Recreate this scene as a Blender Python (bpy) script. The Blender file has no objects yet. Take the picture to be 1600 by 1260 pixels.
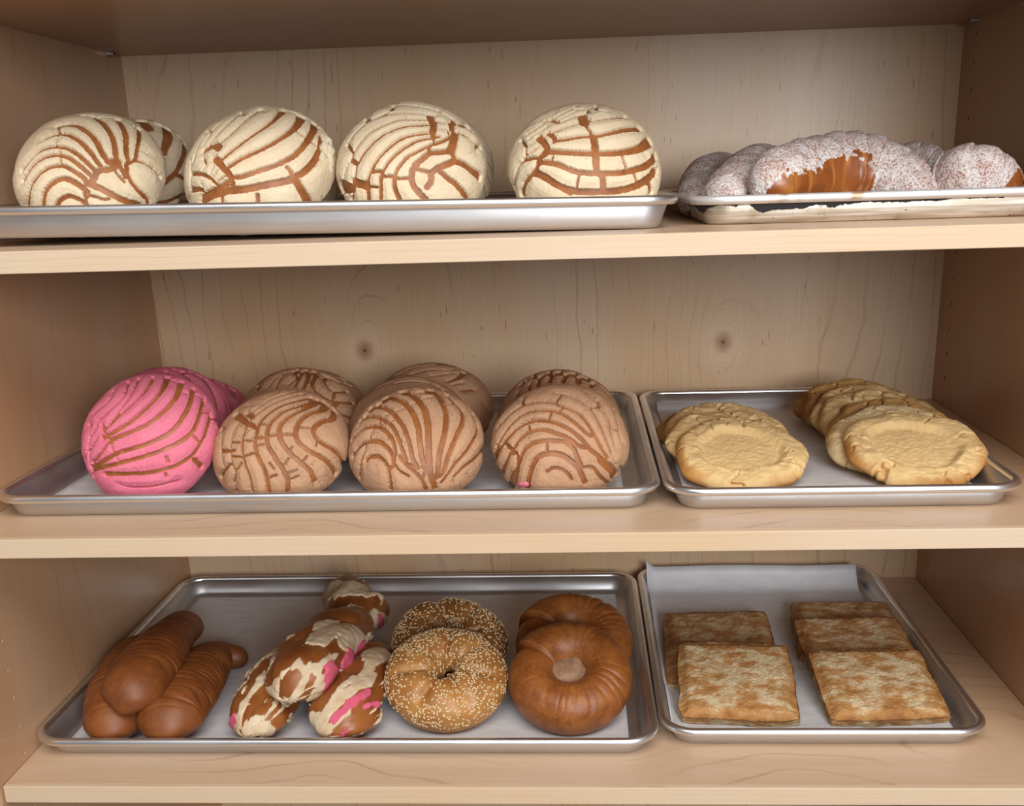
import bpy, bmesh, math, random
import numpy as np
from mathutils import Vector, Matrix
from mathutils.bvhtree import BVHTree

random.seed(4)
rng = np.random.default_rng(7)
S = bpy.context.scene
COL = S.collection
PI = math.pi

# ------------------------------------------------------------------ camera
CAM_LOC = np.array([0.5812, -0.8605, 0.5676])
CAM_ROT = (1.2724, 0.0298, 0.0490)
F_PX, PX, PY = 1596.18, 818.35, 765.5
cam_d = bpy.data.cameras.new('camera')
cam_d.sensor_fit = 'HORIZONTAL'
cam_d.sensor_width = 36.0
cam_d.lens = F_PX / 1600.0 * 36.0
cam_d.shift_x = (800.0 - PX) / 1600.0
cam_d.shift_y = (PY - 630.0) / 1600.0
cam_d.clip_start = 0.01
cam_o = bpy.data.objects.new('camera', cam_d)
cam_o.location = CAM_LOC
cam_o.rotation_euler = CAM_ROT
COL.objects.link(cam_o)
S.camera = cam_o

# ------------------------------------------------------------------ view, world, lights
S.view_settings.view_transform = 'Standard'
S.view_settings.look = 'None'
S.view_settings.gamma = 1.0
S.view_settings.use_curve_mapping = False
S.view_settings.exposure = 0.0
w = bpy.data.worlds.new('world')
S.world = w
w.use_nodes = True
w.node_tree.nodes['Background'].inputs[0].default_value = (0.92, 0.96, 1.0, 1)
w.node_tree.nodes['Background'].inputs[1].default_value = 0.22


def area(name, loc, target, sx, sy, power, col):
    d = bpy.data.lights.new(name, 'AREA')
    d.shape = 'RECTANGLE'
    d.size, d.size_y, d.energy, d.color = sx, sy, power, col
    o = bpy.data.objects.new(name, d)
    o.location = loc
    o.rotation_euler = (Vector(target) - Vector(loc)).to_track_quat('-Z', 'Y').to_euler()
    COL.objects.link(o)
    return o


area('shop_window_light', (1.38, -2.5, 0.92), (0.55, 0.3, 0.4), 1.1, 0.8, 50, (0.95, 0.975, 1.0))
area('ceiling_lamp_light', (0.8, -1.5, 2.2), (0.55, 0.1, 0.3), 2.2, 1.2, 52, (1.0, 0.97, 0.93))

# ------------------------------------------------------------------ sizes (metres)
W, D = 1.0595, 0.5299
Z1, Z2, Z3, Z4 = 0.5193, 0.2609, 0.0, 0.7294      # shelf tops; Z4 is the underside of the top shelf
T = 0.0187

rx, ry, rz = CAM_ROT
Rm = np.array(Matrix.Rotation(rz, 3, 'Z') @ Matrix.Rotation(ry, 3, 'Y') @ Matrix.Rotation(rx, 3, 'X'))


def ray(x, y):
    return Rm @ np.array([(x - PX) / F_PX, -(y - PY) / F_PX, -1.0])


def onz(x, y, z):
    d = ray(x, y)
    return CAM_LOC + (z - CAM_LOC[2]) / d[2] * d


def ony(x, y, Y):
    d = ray(x, y)
    return CAM_LOC + (Y - CAM_LOC[1]) / d[1] * d


def proj(P):
    q = (np.atleast_2d(P) - CAM_LOC) @ Rm
    return np.stack([PX + F_PX * q[:, 0] / -q[:, 2], PY - F_PX * q[:, 1] / -q[:, 2]], 1)


def pxm(P):
    q = (np.asarray(P) - CAM_LOC) @ Rm
    return F_PX / -q[2]


def at(px, Y, z):
    """point at depth Y and height z whose sight line runs through photo column px"""
    x = 0.5
    for _ in range(4):
        e = px - proj([x, Y, z])[0, 0]
        x += e / pxm([x, Y, z])
    return np.array([x, Y, z])


# ------------------------------------------------------------------ object helpers
def link(o, parent=None):
    COL.objects.link(o)
    if parent is not None:
        o.parent = parent
    return o


def thing(name, loc, label, cat, group=None):
    o = bpy.data.objects.new(name, None)
    o.empty_display_size = 0.02
    o.location = [float(v) for v in loc]
    o['label'] = label
    o['category'] = cat
    if group:
        o['group'] = group
    return link(o)


def np_mesh(name, V, loops, starts, mat, parent=None, origin=(0, 0, 0), smooth=True, attrs=None):
    me = bpy.data.meshes.new(name)
    V = np.asarray(V, np.float32) - np.asarray(origin, np.float32)
    me.vertices.add(len(V))
    me.vertices.foreach_set('co', V.ravel())
    me.loops.add(len(loops))
    me.loops.foreach_set('vertex_index', np.asarray(loops, np.int32))
    me.polygons.add(len(starts))
    me.polygons.foreach_set('loop_start', np.asarray(starts, np.int32))
    me.update(calc_edges=True)
    me.polygons.foreach_set('use_smooth', np.full(len(starts), smooth))
    if attrs:
        for k, a in attrs.items():
            at_ = me.attributes.new(k, 'FLOAT', 'POINT')
            at_.data.foreach_set('value', np.asarray(a, np.float32))
    me.materials.append(mat)
    o = bpy.data.objects.new(name, me)
    return link(o, parent)


def grid_faces(nu, nv, wrap_v=True, pole0=None, pole1=None, flip=False):
    """grid index = i*nv+j ; poles are extra vertex indices"""
    i = np.arange(nu - 1)[:, None]
    j = np.arange(nv if wrap_v else nv - 1)[None, :]
    j2 = (j + 1) % nv
    q = np.stack([i * nv + j, i * nv + j2, (i + 1) * nv + j2, (i + 1) * nv + j], -1).reshape(-1, 4)
    if flip:
        q = q[:, ::-1]
    loops = [q.ravel()]
    n = [np.full(len(q), 4)]
    jj = np.arange(nv)
    for pole, row, fl in ((pole0, 0, True), (pole1, nu - 1, False)):
        if pole is None:
            continue
        t = np.stack([row * nv + jj, row * nv + (jj + 1) % nv, np.full(nv, pole)], -1)
        if fl != flip:
            t = t[:, ::-1]
        loops.append(t.ravel())
        n.append(np.full(nv, 3))
    cnt = np.concatenate(n)
    starts = np.concatenate([[0], np.cumsum(cnt)[:-1]])
    return np.concatenate(loops), starts


def bm_obj(name, bm, mat, parent=None, smooth=False, bevel=0.0):
    if bevel:
        bmesh.ops.bevel(bm, geom=bm.edges[:], offset=bevel, segments=2, affect='EDGES', profile=0.5)
    me = bpy.data.meshes.new(name)
    bmesh.ops.recalc_face_normals(bm, faces=bm.faces[:])
    bm.to_mesh(me)
    bm.free()
    for p in me.polygons:
        p.use_smooth = smooth
    me.materials.append(mat)
    o = bpy.data.objects.new(name, me)
    return link(o, parent)


def bm_box(lo, hi, bm=None):
    bm = bm or bmesh.new()
    r = bmesh.ops.create_cube(bm, size=1.0)
    lo, hi = Vector(lo), Vector(hi)
    c = (lo + hi) / 2
    for v in r['verts']:
        v.co = Vector((v.co.x * (hi.x - lo.x), v.co.y * (hi.y - lo.y), v.co.z * (hi.z - lo.z))) + c
    return bm


# ------------------------------------------------------------------ numeric noise
def _hash(ix, iy, iz, seed):
    h = (ix * 374761393 + iy * 668265263 + iz * 1440662683 + seed * 974634777) & 0xFFFFFFFF
    h = ((h ^ (h >> 13)) * 1274126177) & 0xFFFFFFFF
    h = ((h ^ (h >> 16)) * 2246822519) & 0xFFFFFFFF
    return ((h ^ (h >> 15)) & 0xFFFFFF) / float(0xFFFFFF)


def vnoise(P, scale, seed=0):
    """smooth value noise, -1..1"""
    Q = np.asarray(P, np.float64) * scale + 1000.0
    I = np.floor(Q).astype(np.int64)
    f = Q - I
    f = f * f * (3 - 2 * f)
    r = 0
    for dx in (0, 1):
        wx = f[..., 0] if dx else 1 - f[..., 0]
        for dy in (0, 1):
            wy = f[..., 1] if dy else 1 - f[..., 1]
            for dz in (0, 1):
                wz = f[..., 2] if dz else 1 - f[..., 2]
                r = r + wx * wy * wz * _hash(I[..., 0] + dx, I[..., 1] + dy, I[..., 2] + dz, seed)
    return r * 2 - 1


def fbm(P, scale, seed=0, n=3):
    s, a = 0, 1.0
    for k in range(n):
        s = s + a * vnoise(P, scale * 2 ** k, seed + k)
        a *= 0.5
    return s / 1.75


def sstep(a, b, x):
    t = np.clip((x - a) / (b - a), 0, 1)
    return t * t * (3 - 2 * t)


# ------------------------------------------------------------------ node helpers
def new_mat(name):
    m = bpy.data.materials.new(name)
    m.use_nodes = True
    nt = m.node_tree
    return m, nt, nt.nodes['Principled BSDF']


class NT:
    def __init__(s, nt):
        s.nt = nt
        s.co = nt.nodes.new('ShaderNodeTexCoord').outputs['Object']

    def _in(s, sock, v):
        if v is None:
            return
        if isinstance(v, (int, float)):
            sock.default_value = v
        elif isinstance(v, (tuple, list)):
            sock.default_value = tuple(v) if len(v) != 3 or sock.type == 'VECTOR' else (*v, 1)
        else:
            s.nt.links.new(v, sock)

    def math(s, op, a, b=None, c=None, clamp=False):
        n = s.nt.nodes.new('ShaderNodeMath')
        n.operation = op
        n.use_clamp = clamp
        for i, v in enumerate((a, b, c)):
            s._in(n.inputs[i], v)
        return n.outputs[0]

    def vmul(s, v, k):
        n = s.nt.nodes.new('ShaderNodeVectorMath')
        n.operation = 'MULTIPLY'
        s._in(n.inputs[0], v)
        n.inputs[1].default_value = k
        return n.outputs[0]

    def sep(s, v):
        n = s.nt.nodes.new('ShaderNodeSeparateXYZ')
        s._in(n.inputs[0], v)
        return n.outputs

    def comb(s, x, y, z):
        n = s.nt.nodes.new('ShaderNodeCombineXYZ')
        for i, v in enumerate((x, y, z)):
            s._in(n.inputs[i], v)
        return n.outputs[0]

    def noise(s, v, scale, detail=3, rough=0.55, dist=0.0):
        n = s.nt.nodes.new('ShaderNodeTexNoise')
        s._in(n.inputs['Vector'], v)
        n.inputs['Scale'].default_value = scale
        n.inputs['Detail'].default_value = detail
        n.inputs['Roughness'].default_value = rough
        n.inputs['Distortion'].default_value = dist
        return n.outputs[0]

    def voro(s, v, scale, feature='F1'):
        n = s.nt.nodes.new('ShaderNodeTexVoronoi')
        n.feature = feature
        s._in(n.inputs['Vector'], v)
        n.inputs['Scale'].default_value = scale
        return n.outputs['Distance']

    def rng(s, v, a, b, c=0.0, d=1.0, smooth=True):
        n = s.nt.nodes.new('ShaderNodeMapRange')
        n.interpolation_type = 'SMOOTHSTEP' if smooth else 'LINEAR'
        s._in(n.inputs[0], v)
        for i, k in enumerate((a, b, c, d)):
            n.inputs[i + 1].default_value = k
        return n.outputs[0]

    def mix(s, f, a, b, mode='MIX'):
        n = s.nt.nodes.new('ShaderNodeMix')
        n.data_type = 'RGBA'
        n.blend_type = mode
        s._in(n.inputs[0], f)
        s._in(n.inputs[6], a)
        s._in(n.inputs[7], b)
        return n.outputs[2]

    def attr(s, name):
        n = s.nt.nodes.new('ShaderNodeAttribute')
        n.attribute_name = name
        return n.outputs['Fac']

    def bump(s, h, strength, dist):
        n = s.nt.nodes.new('ShaderNodeBump')
        n.inputs['Strength'].default_value = strength
        n.inputs['Distance'].default_value = dist
        s._in(n.inputs['Height'], h)
        return n.outputs[0]


def srgb(r, g, b):
    f = lambda c: (c / 255 / 12.92) if c / 255 <= 0.04045 else ((c / 255 + 0.055) / 1.055) ** 2.4
    return (f(r), f(g), f(b))


# ------------------------------------------------------------------ wood
def wood(name, u_ax, v_ax, base, dark, knots=(), freq=9.0, amp=1.6, line=0.55, rough=0.38, seed=0.0, fleck=0.6, vs=1.0):
    m, nt, b = new_mat(name)
    N = NT(nt)
    c = N.sep(N.co)
    ax = {'x': 0, 'y': 1, 'z': 2}
    u, v = c[ax[u_ax]], c[ax[v_ax]]
    uu = N.math('ADD', u, seed * 3.17)
    p_low = N.comb(N.math('MULTIPLY', uu, 4.2), N.math('MULTIPLY', v, 1.5 * vs), seed)
    n1 = N.noise(p_low, 1.0, 2, 0.5)
    t = N.math('MULTIPLY', uu, freq)
    t = N.math('MULTIPLY_ADD', n1, amp * 3, t)
    p_jit = N.comb(N.math('MULTIPLY', uu, 30), N.math('MULTIPLY', v, 16), seed + 3)
    t = N.math('MULTIPLY_ADD', N.noise(p_jit, 1.0, 3), 0.5, t)
    kd = None
    for (ku, kv, kr) in knots:
        du = N.math('SUBTRACT', u, ku)
        dv = N.math('MULTIPLY', N.math('SUBTRACT', v, kv), 0.42)
        d = N.math('SQRT', N.math('ADD', N.math('MULTIPLY', du, du), N.math('MULTIPLY', dv, dv)))
        infl = N.math('EXPONENT', N.math('MULTIPLY', d, -1.0 / (kr * 2.4)))
        t = N.math('MULTIPLY_ADD', infl, 5.5, t)
        dv = N.math('MULTIPLY', N.math('SUBTRACT', v, kv), 0.85)
        d = N.math('SQRT', N.math('ADD', N.math('MULTIPLY', du, du), N.math('MULTIPLY', dv, dv)))
        kd = (d, kr, infl) if kd is None else kd + (d, kr, infl)
    s_ = N.math('SINE', N.math('MULTIPLY', t, 2 * PI))
    ln = N.rng(s_, 0.90, 1.0)
    brk = N.rng(N.noise(N.comb(N.math('MULTIPLY', uu, 12), N.math('MULTIPLY', v, 3.0), seed + 9), 1.0, 3), 0.38, 0.66)
    ln = N.math('MULTIPLY', N.math('MULTIPLY', ln, brk), line)
    fib = N.noise(N.comb(N.math('MULTIPLY', uu, 420), N.math('MULTIPLY', v, 9), seed), 1.0, 3, 0.6)
    blotch = N.noise(N.comb(N.math('MULTIPLY', uu, 7), N.math('MULTIPLY', v, 2.2), seed + 5), 1.0, 3, 0.5)
    col = N.mix(N.rng(blotch, 0.3, 0.7), base, tuple(x * y for x, y in zip(base, (0.97, 0.88, 0.74))))
    col = N.mix(N.rng(fib, 0.35, 0.75, 0.0, 0.13), col, dark)
    col = N.mix(ln, col, dark)
    if fleck:
        fl = N.noise(N.comb(N.math('MULTIPLY', uu, 420), N.math('MULTIPLY', v, 34), seed + 7), 1.0, 1, 0.4)
        fl = N.math('MULTIPLY', N.rng(fl, 0.74, 0.80), fleck)
        col = N.mix(fl, col, tuple(x * 0.45 for x in dark))
    if kd:
        for k in range(0, len(kd), 3):
            d, kr, infl = kd[k:k + 3]
            ring = N.math('SINE', N.math('MULTIPLY', N.math('ADD', d, N.math('MULTIPLY', N.noise(N.co, 40, 2), 0.008)), 2 * PI / 0.0065))
            rm = N.math('MULTIPLY', N.rng(ring, 0.2, 1.0, 0, 0.22), N.rng(d, kr * 0.6, kr * 2.6, 1, 0))
            col = N.mix(rm, col, dark)
            eye = N.rng(d, kr * 0.6, kr * 2.3, 0.55, 0.0)
            col = N.mix(eye, col, tuple(min(0.9, x * 1.12) for x in base))
            halo = N.rng(d, kr * 0.15, kr * 0.85, 0.7, 0.0)
            col = N.mix(halo, col, (0.30, 0.125, 0.045))
            core = N.rng(N.math('ADD', d, N.math('MULTIPLY', N.noise(N.co, 120, 2), 0.006)), kr * 0.16, kr * 0.30, 0.9, 0)
            col = N.mix(core, col, (0.10, 0.032, 0.012))
    nt.links.new(col, b.inputs['Base Color'])
    b.inputs['Roughness'].default_value = rough
    b.inputs['Specular IOR Level'].default_value = 0.4
    nt.links.new(N.bump(fib, 0.06, 0.001), b.inputs['Normal'])
    return m


MAPLE = (0.62, 0.44, 0.30)
MAPLE_D = (0.36, 0.215, 0.125)
k1, k2 = ony(570, 548, D), ony(1130, 535, D)
M_back = wood('maple_back', 'x', 'z', (0.66, 0.475, 0.315), (0.35, 0.205, 0.11), knots=((k1[0], k1[2], 0.021), (k2[0], k2[2], 0.021)), freq=34, amp=2.6, line=0.42, seed=1.3, fleck=0.75)
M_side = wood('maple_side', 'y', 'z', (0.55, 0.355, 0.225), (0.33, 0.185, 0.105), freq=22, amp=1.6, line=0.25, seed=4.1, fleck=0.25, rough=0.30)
M_shelf = wood('maple_shelf', 'y', 'x', (0.64, 0.46, 0.32), (0.36, 0.20, 0.12), freq=30, amp=2.4, line=0.5, seed=2.7, fleck=0.1, rough=0.30, vs=1.8)
M_under = wood('maple_underside_shaded', 'y', 'x', (0.46, 0.29, 0.185), (0.30, 0.165, 0.095), freq=16, amp=2.2, line=0.2, seed=8.2, fleck=0.0, rough=0.30, vs=1.8)  # maple darkened: shade beneath the topmost shelf is put into the colour
M_edge = wood('maple_edge', 'z', 'x', (0.70, 0.54, 0.395), (0.50, 0.35, 0.22), freq=170, amp=1.3, line=0.42, seed=6.1, fleck=0.0, rough=0.42, vs=1.6)


# ------------------------------------------------------------------ metals and paper
def metal(name, base, rough, worn=False):
    m, nt, b = new_mat(name)
    N = NT(nt)
    sc = N.noise(N.vmul(N.co, (6, 60, 300)), 1.0, 3, 0.6)
    big = N.noise(N.co, 9, 3)
    col = N.mix(N.rng(sc, 0.3, 0.75), tuple(x * 0.90 for x in base), base)
    col = N.mix(N.rng(big, 0.4, 0.7, 0, 0.5), col, tuple(x * 0.86 for x in base))
    b.inputs['Metallic'].default_value = 1.0
    r = N.rng(big, 0.3, 0.7, rough - 0.05, rough + 0.10)
    spots = N.rng(N.noise(N.vmul(N.co, (40, 40, 90)), 1.0, 4, 0.7), 0.70, 0.76, 0, 0.45)
    col = N.mix(spots, col, (0.12, 0.11, 0.10))
    nt.links.new(r, b.inputs['Roughness'])
    nt.links.new(col, b.inputs['Base Color'])
    nt.links.new(N.bump(sc, 0.05, 0.0006), b.inputs['Normal'])
    return m


M_alu = metal('aluminium', (0.66, 0.655, 0.66), 0.48)
M_rim = metal('aluminium_rim', (0.90, 0.91, 0.93), 0.33)


def worn_metal(name, rim=False):
    m, nt, b = new_mat(name)
    N = NT(nt)
    c = N.sep(N.co)
    n = N.noise(N.vmul(N.co, (26, 26, 40)), 1.0, 5, 0.6)
    streak = N.noise(N.vmul(N.co, (14, 14, 420)), 1.0, 3, 0.6)
    col = N.mix(N.rng(streak, 0.35, 0.7), (0.50, 0.43, 0.33), (0.80, 0.76, 0.70))
    stain = N.rng(N.noise(N.co, 28, 4, 0.6), 0.52, 0.70, 0, 0.75)
    col = N.mix(stain, col, (0.36, 0.25, 0.14))
    if rim:
        blk = N.rng(N.noise(N.co, 90, 4, 0.7), 0.66, 0.72)
        col = N.mix(N.rng(N.noise(N.co, 22, 3), 0.62, 0.72), (0.80, 0.80, 0.80), (0.5, 0.33, 0.2))
    else:
        zz = N.math('MULTIPLY_ADD', n, 0.026, c[2])
        blk = N.rng(zz, 0.0280, 0.0288)
    dots = N.rng(N.noise(N.co, 260, 2), 0.70, 0.74)
    blk = N.math('MAXIMUM', blk, dots)
    col = N.mix(blk, col, (0.022, 0.020, 0.020))
    nt.links.new(col, b.inputs['Base Color'])
    nt.links.new(N.math('SUBTRACT', 0.65, N.math('MULTIPLY', blk, 0.65)), b.inputs['Metallic'])
    nt.links.new(N.math('MULTIPLY_ADD', blk, 0.25, 0.48), b.inputs['Roughness'])
    return m


M_worn = worn_metal('burnt_aluminium')
M_worn_rim = worn_metal('burnt_aluminium_rim', True)

m, nt, b = new_mat('parchment')
N = NT(nt)
pn = N.noise(N.vmul(N.co, (30, 90, 30)), 1.0, 3)
nt.links.new(N.mix(N.rng(pn, 0.3, 0.7), (0.66, 0.655, 0.68), (0.74, 0.735, 0.755)), b.inputs['Base Color'])
b.inputs['Roughness'].default_value = 0.45
nt.links.new(N.bump(pn, 0.25, 0.002), b.inputs['Normal'])
M_paper = m
m, nt, b = new_mat('pin_steel')
b.inputs['Metallic'].default_value = 1.0
b.inputs['Base Color'].default_value = (0.5, 0.48, 0.46, 1)
b.inputs['Roughness'].default_value = 0.3
M_pin = m


# ------------------------------------------------------------------ bread materials
def crust(name, c0, c1, rough=0.42, scale=60, bump=0.25, spec=0.45, attr=None, c2=None, speck=None):
    m, nt, b = new_mat(name)
    N = NT(nt)
    n = N.noise(N.co, scale, 4, 0.6)
    fine = N.noise(N.co, 900, 3, 0.6)
    col = N.mix(N.rng(n, 0.3, 0.7), c0, c1)
    if attr:
        a = N.math('ADD', N.attr(attr), N.math('MULTIPLY_ADD', n, 0.5, -0.25))
        col = N.mix(N.rng(a, 0.15, 0.85), col, c2)
    if speck:
        col = N.mix(N.rng(N.noise(N.co, 420, 2), 0.60, 0.72, 0, 0.5), col, speck)
    nt.links.new(col, b.inputs['Base Color'])
    b.inputs['Roughness'].default_value = rough
    b.inputs['Specular IOR Level'].default_value = spec
    h = N.math('MULTIPLY_ADD', n, 0.6, N.math('MULTIPLY', fine, 0.35))
    nt.links.new(N.bump(h, bump, 0.0015), b.inputs['Normal'])
    return m


def topping_mat(name, c0, c1, crack=0.5, web=0.0):
    m, nt, b = new_mat(name)
    N = NT(nt)
    n = N.noise(N.co, 45, 3, 0.6)
    grain = N.noise(N.co, 1100, 3, 0.7)
    col = N.mix(N.rng(n, 0.3, 0.7), c0, c1)
    pit = N.math('MULTIPLY', N.rng(N.noise(N.co, 230, 2, 0.5), 0.70, 0.76), N.rng(N.noise(N.co, 28, 2), 0.5, 0.62))
    col = N.mix(N.math('MULTIPLY', pit, crack), col, tuple(x * 0.35 for x in c0))
    if web:
        wv = nt.nodes.new('ShaderNodeVectorMath')
        wv.operation = 'MULTIPLY_ADD'
        nz = nt.nodes.new('ShaderNodeTexNoise')
        nz.inputs['Scale'].default_value = 90
        nt.links.new(N.co, nz.inputs['Vector'])
        nt.links.new(nz.outputs['Color'], wv.inputs[0])
        wv.inputs[1].default_value = (0.008, 0.008, 0.008)
        nt.links.new(N.co, wv.inputs[2])
        ed = N.voro(wv.outputs[0], 105, 'DISTANCE_TO_EDGE')
        cr = N.math('MULTIPLY', N.rng(ed, 0.0, 0.05, 1, 0), N.rng(N.noise(N.co, 26, 2), 0.50, 0.62))
        cr = N.math('MULTIPLY', cr, N.rng(N.noise(N.co, 140, 2), 0.42, 0.55, 0, web))
        col = N.mix(cr, col, tuple(x * 0.30 for x in c0))
    nt.links.new(col, b.inputs['Base Color'])
    b.inputs['Roughness'].default_value = 0.78
    b.inputs['Specular IOR Level'].default_value = 0.25
    h = N.math('SUBTRACT', N.math('MULTIPLY', grain, 0.5), N.math('MULTIPLY', pit, 1.0))
    nt.links.new(N.bump(h, 0.55, 0.0011), b.inputs['Normal'])
    return m


M_bun = crust('bun_crust', (0.25, 0.080, 0.022), (0.36, 0.128, 0.036), rough=0.45, scale=80, speck=(0.46, 0.19, 0.06))
M_bun_pink = crust('bun_crust_dark', (0.27, 0.095, 0.022), (0.40, 0.16, 0.04), rough=0.42, scale=80)
M_cream = topping_mat('cream_topping', (0.77, 0.635, 0.445), (0.73, 0.57, 0.375))
M_pink = topping_mat('pink_topping', (0.80, 0.215, 0.30), (0.76, 0.18, 0.26), 0.3)
M_choc = topping_mat('cinnamon_topping', (0.55, 0.32, 0.19), (0.49, 0.27, 0.15), 0.5, 0.9)
M_crumb = topping_mat('white_crumb', (0.78, 0.68, 0.50), (0.70, 0.58, 0.40))
M_loaf = crust('brown_loaf_crust', (0.165, 0.045, 0.0105), (0.25, 0.076, 0.017), rough=0.47, scale=34, bump=0.22, speck=(0.34, 0.12, 0.03))
M_ring = crust('egg_ring_crust', (0.22, 0.062, 0.013), (0.34, 0.115, 0.025), rough=0.40, scale=55, bump=0.45, speck=(0.52, 0.24, 0.09))
M_ses = crust('sesame_ring_crust', (0.33, 0.13, 0.030), (0.50, 0.235, 0.062), rough=0.40, scale=26, bump=0.25)
M_ses_d = crust('sesame_ring_crust_baked_shaded', (0.22, 0.082, 0.020), (0.34, 0.145, 0.04), rough=0.40, scale=26, bump=0.3)  # rear ring: browner bake, plus shade put into the crust colour
M_seed = crust('sesame_seed', (0.80, 0.64, 0.40), (0.70, 0.52, 0.29), rough=0.5, scale=500, bump=0.0)
M_twist = crust('twist_crust', (0.20, 0.055, 0.014), (0.34, 0.115, 0.026), rough=0.34, scale=35, bump=0.2)
M_twc = topping_mat('twist_cream', (0.72, 0.58, 0.40), (0.58, 0.40, 0.235))
M_twp = topping_mat('twist_pink', (0.72, 0.13, 0.21), (0.62, 0.10, 0.17))
M_crois = crust('croissant_crust', (0.34, 0.10, 0.020), (0.25, 0.065, 0.016), rough=0.30, scale=45, bump=0.12, attr='band', c2=(0.46, 0.17, 0.035), spec=0.5)
M_core = crust('pale_crumb', (0.42, 0.25, 0.15), (0.30, 0.165, 0.09), rough=0.7, scale=160, bump=0.5)

m, nt, b = new_mat('sugar_coat')
N = NT(nt)
g = N.noise(N.co, 520, 3, 0.75)
g2 = N.noise(N.co, 70, 3, 0.6)
f = N.math('ADD', N.rng(g, 0.32, 0.56), N.rng(g2, 0.3, 0.7, -0.35, 0.10), clamp=True)
nt.links.new(N.mix(f, (0.38, 0.15, 0.08), (0.88, 0.83, 0.82)), b.inputs['Base Color'])
b.inputs['Roughness'].default_value = 0.55
nt.links.new(N.bump(g, 0.9, 0.0016), b.inputs['Normal'])
M_sugar = m

M_cookie = crust('cookie_dough', (0.78, 0.56, 0.27), (0.72, 0.48, 0.215), rough=0.75, scale=70, bump=0.22, spec=0.25, attr='bake', c2=(0.50, 0.23, 0.06))
M_cookie_b = crust('cookie_dough_pale', (0.75, 0.585, 0.34), (0.70, 0.51, 0.26), rough=0.75, scale=70, bump=0.22, spec=0.25, attr='bake', c2=(0.55, 0.32, 0.11))
M_cookie_d = crust('cookie_dough_toasted', (0.62, 0.38, 0.14), (0.54, 0.30, 0.10), rough=0.75, scale=70, bump=0.22, spec=0.25, attr='bake', c2=(0.38, 0.16, 0.045))


def pastry_mat(name, light, mid, dark, bias):
    m, nt, b = new_mat(name)
    N = NT(nt)
    n = N.noise(N.vmul(N.co, (1.0, 1.5, 1.0)), 48, 3, 0.55, 0.2)
    g = N.noise(N.co, 700, 3, 0.7)
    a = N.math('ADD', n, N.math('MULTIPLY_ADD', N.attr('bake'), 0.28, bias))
    a = N.math('MULTIPLY_ADD', g, 0.22, N.math('SUBTRACT', a, 0.11))
    col = N.mix(N.rng(a, 0.34, 0.56), light, mid)
    col = N.mix(N.rng(a, 0.54, 0.80), col, dark)
    spk = N.rng(N.noise(N.co, 900, 2, 0.5), 0.66, 0.74, 0, 0.55)
    col = N.mix(spk, col, (0.85, 0.74, 0.58))
    nt.links.new(col, b.inputs['Base Color'])
    b.inputs['Roughness'].default_value = 0.55
    nt.links.new(N.bump(g, 0.8, 0.0016), b.inputs['Normal'])
    return m


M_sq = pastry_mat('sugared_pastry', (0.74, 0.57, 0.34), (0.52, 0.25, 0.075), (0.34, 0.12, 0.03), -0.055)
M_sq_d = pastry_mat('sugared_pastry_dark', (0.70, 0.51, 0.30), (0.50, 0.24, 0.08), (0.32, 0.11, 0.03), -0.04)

m, nt, b = new_mat('floor_tile')
b.inputs['Base Color'].default_value = (0.16, 0.14, 0.125, 1)
b.inputs['Roughness'].default_value = 0.4
M_floor = m

# ------------------------------------------------------------------ setting: floor and cabinet
o = bm_obj('floor', bm_box((-1.5, -3.2, -0.80), (2.6, 0.75, -0.75)), M_floor)
o['kind'] = 'structure'

cab = thing('display_cabinet', (0, 0, -0.75), 'pale maple cabinet with open front, its back and side panels round the shelves', 'cabinet')


def kid(o, root):
    o.parent = root
    o.matrix_parent_inverse = Matrix.Translation(-Vector(root.location))
    return o


kid(bm_obj('back_panel', bm_box((-0.02, D, -0.75), (W + 0.02, D + 0.012, 0.80)), M_back), cab)
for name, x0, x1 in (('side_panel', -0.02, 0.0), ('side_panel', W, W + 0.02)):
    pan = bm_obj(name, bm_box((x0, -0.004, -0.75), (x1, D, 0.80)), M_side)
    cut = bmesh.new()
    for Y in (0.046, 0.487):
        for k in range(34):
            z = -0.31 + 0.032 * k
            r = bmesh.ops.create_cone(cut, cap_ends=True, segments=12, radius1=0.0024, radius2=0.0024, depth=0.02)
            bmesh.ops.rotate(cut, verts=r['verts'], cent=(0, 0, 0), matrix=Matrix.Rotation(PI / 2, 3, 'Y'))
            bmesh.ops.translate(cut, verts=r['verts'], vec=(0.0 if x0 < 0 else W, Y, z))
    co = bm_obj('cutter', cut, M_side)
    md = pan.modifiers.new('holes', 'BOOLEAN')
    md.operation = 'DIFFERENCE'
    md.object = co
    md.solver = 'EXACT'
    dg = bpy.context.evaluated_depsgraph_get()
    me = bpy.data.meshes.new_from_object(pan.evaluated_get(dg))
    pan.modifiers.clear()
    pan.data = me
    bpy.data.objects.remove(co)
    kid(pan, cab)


def shelf(ztop, y0, label, mat=None):
    r = thing('wooden_shelf', (0, 0, ztop), label, 'shelf', None)
    g = 0.0008
    kid(bm_obj('board', bm_box((g, y0 + 0.006, ztop - T), (W - g, D - 0.0005, ztop)), mat or M_shelf), r)
    e = kid(bm_obj('edge_band', bm_box((g, y0, ztop - T), (W - g, y0 + 0.0059, ztop - 0.0001)), M_edge, bevel=0.0007), r)
    return r


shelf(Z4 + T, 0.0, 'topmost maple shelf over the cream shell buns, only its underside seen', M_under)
shelf(Z1, 0.0, 'maple shelf under the cream shell buns and the sugared croissants')
shelf(Z2, 0.001, 'maple shelf under the pink and tan shell buns and the cookies')
shelf(Z3, 0.0, 'lowest maple shelf carrying the sesame rings and square pastries')

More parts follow.
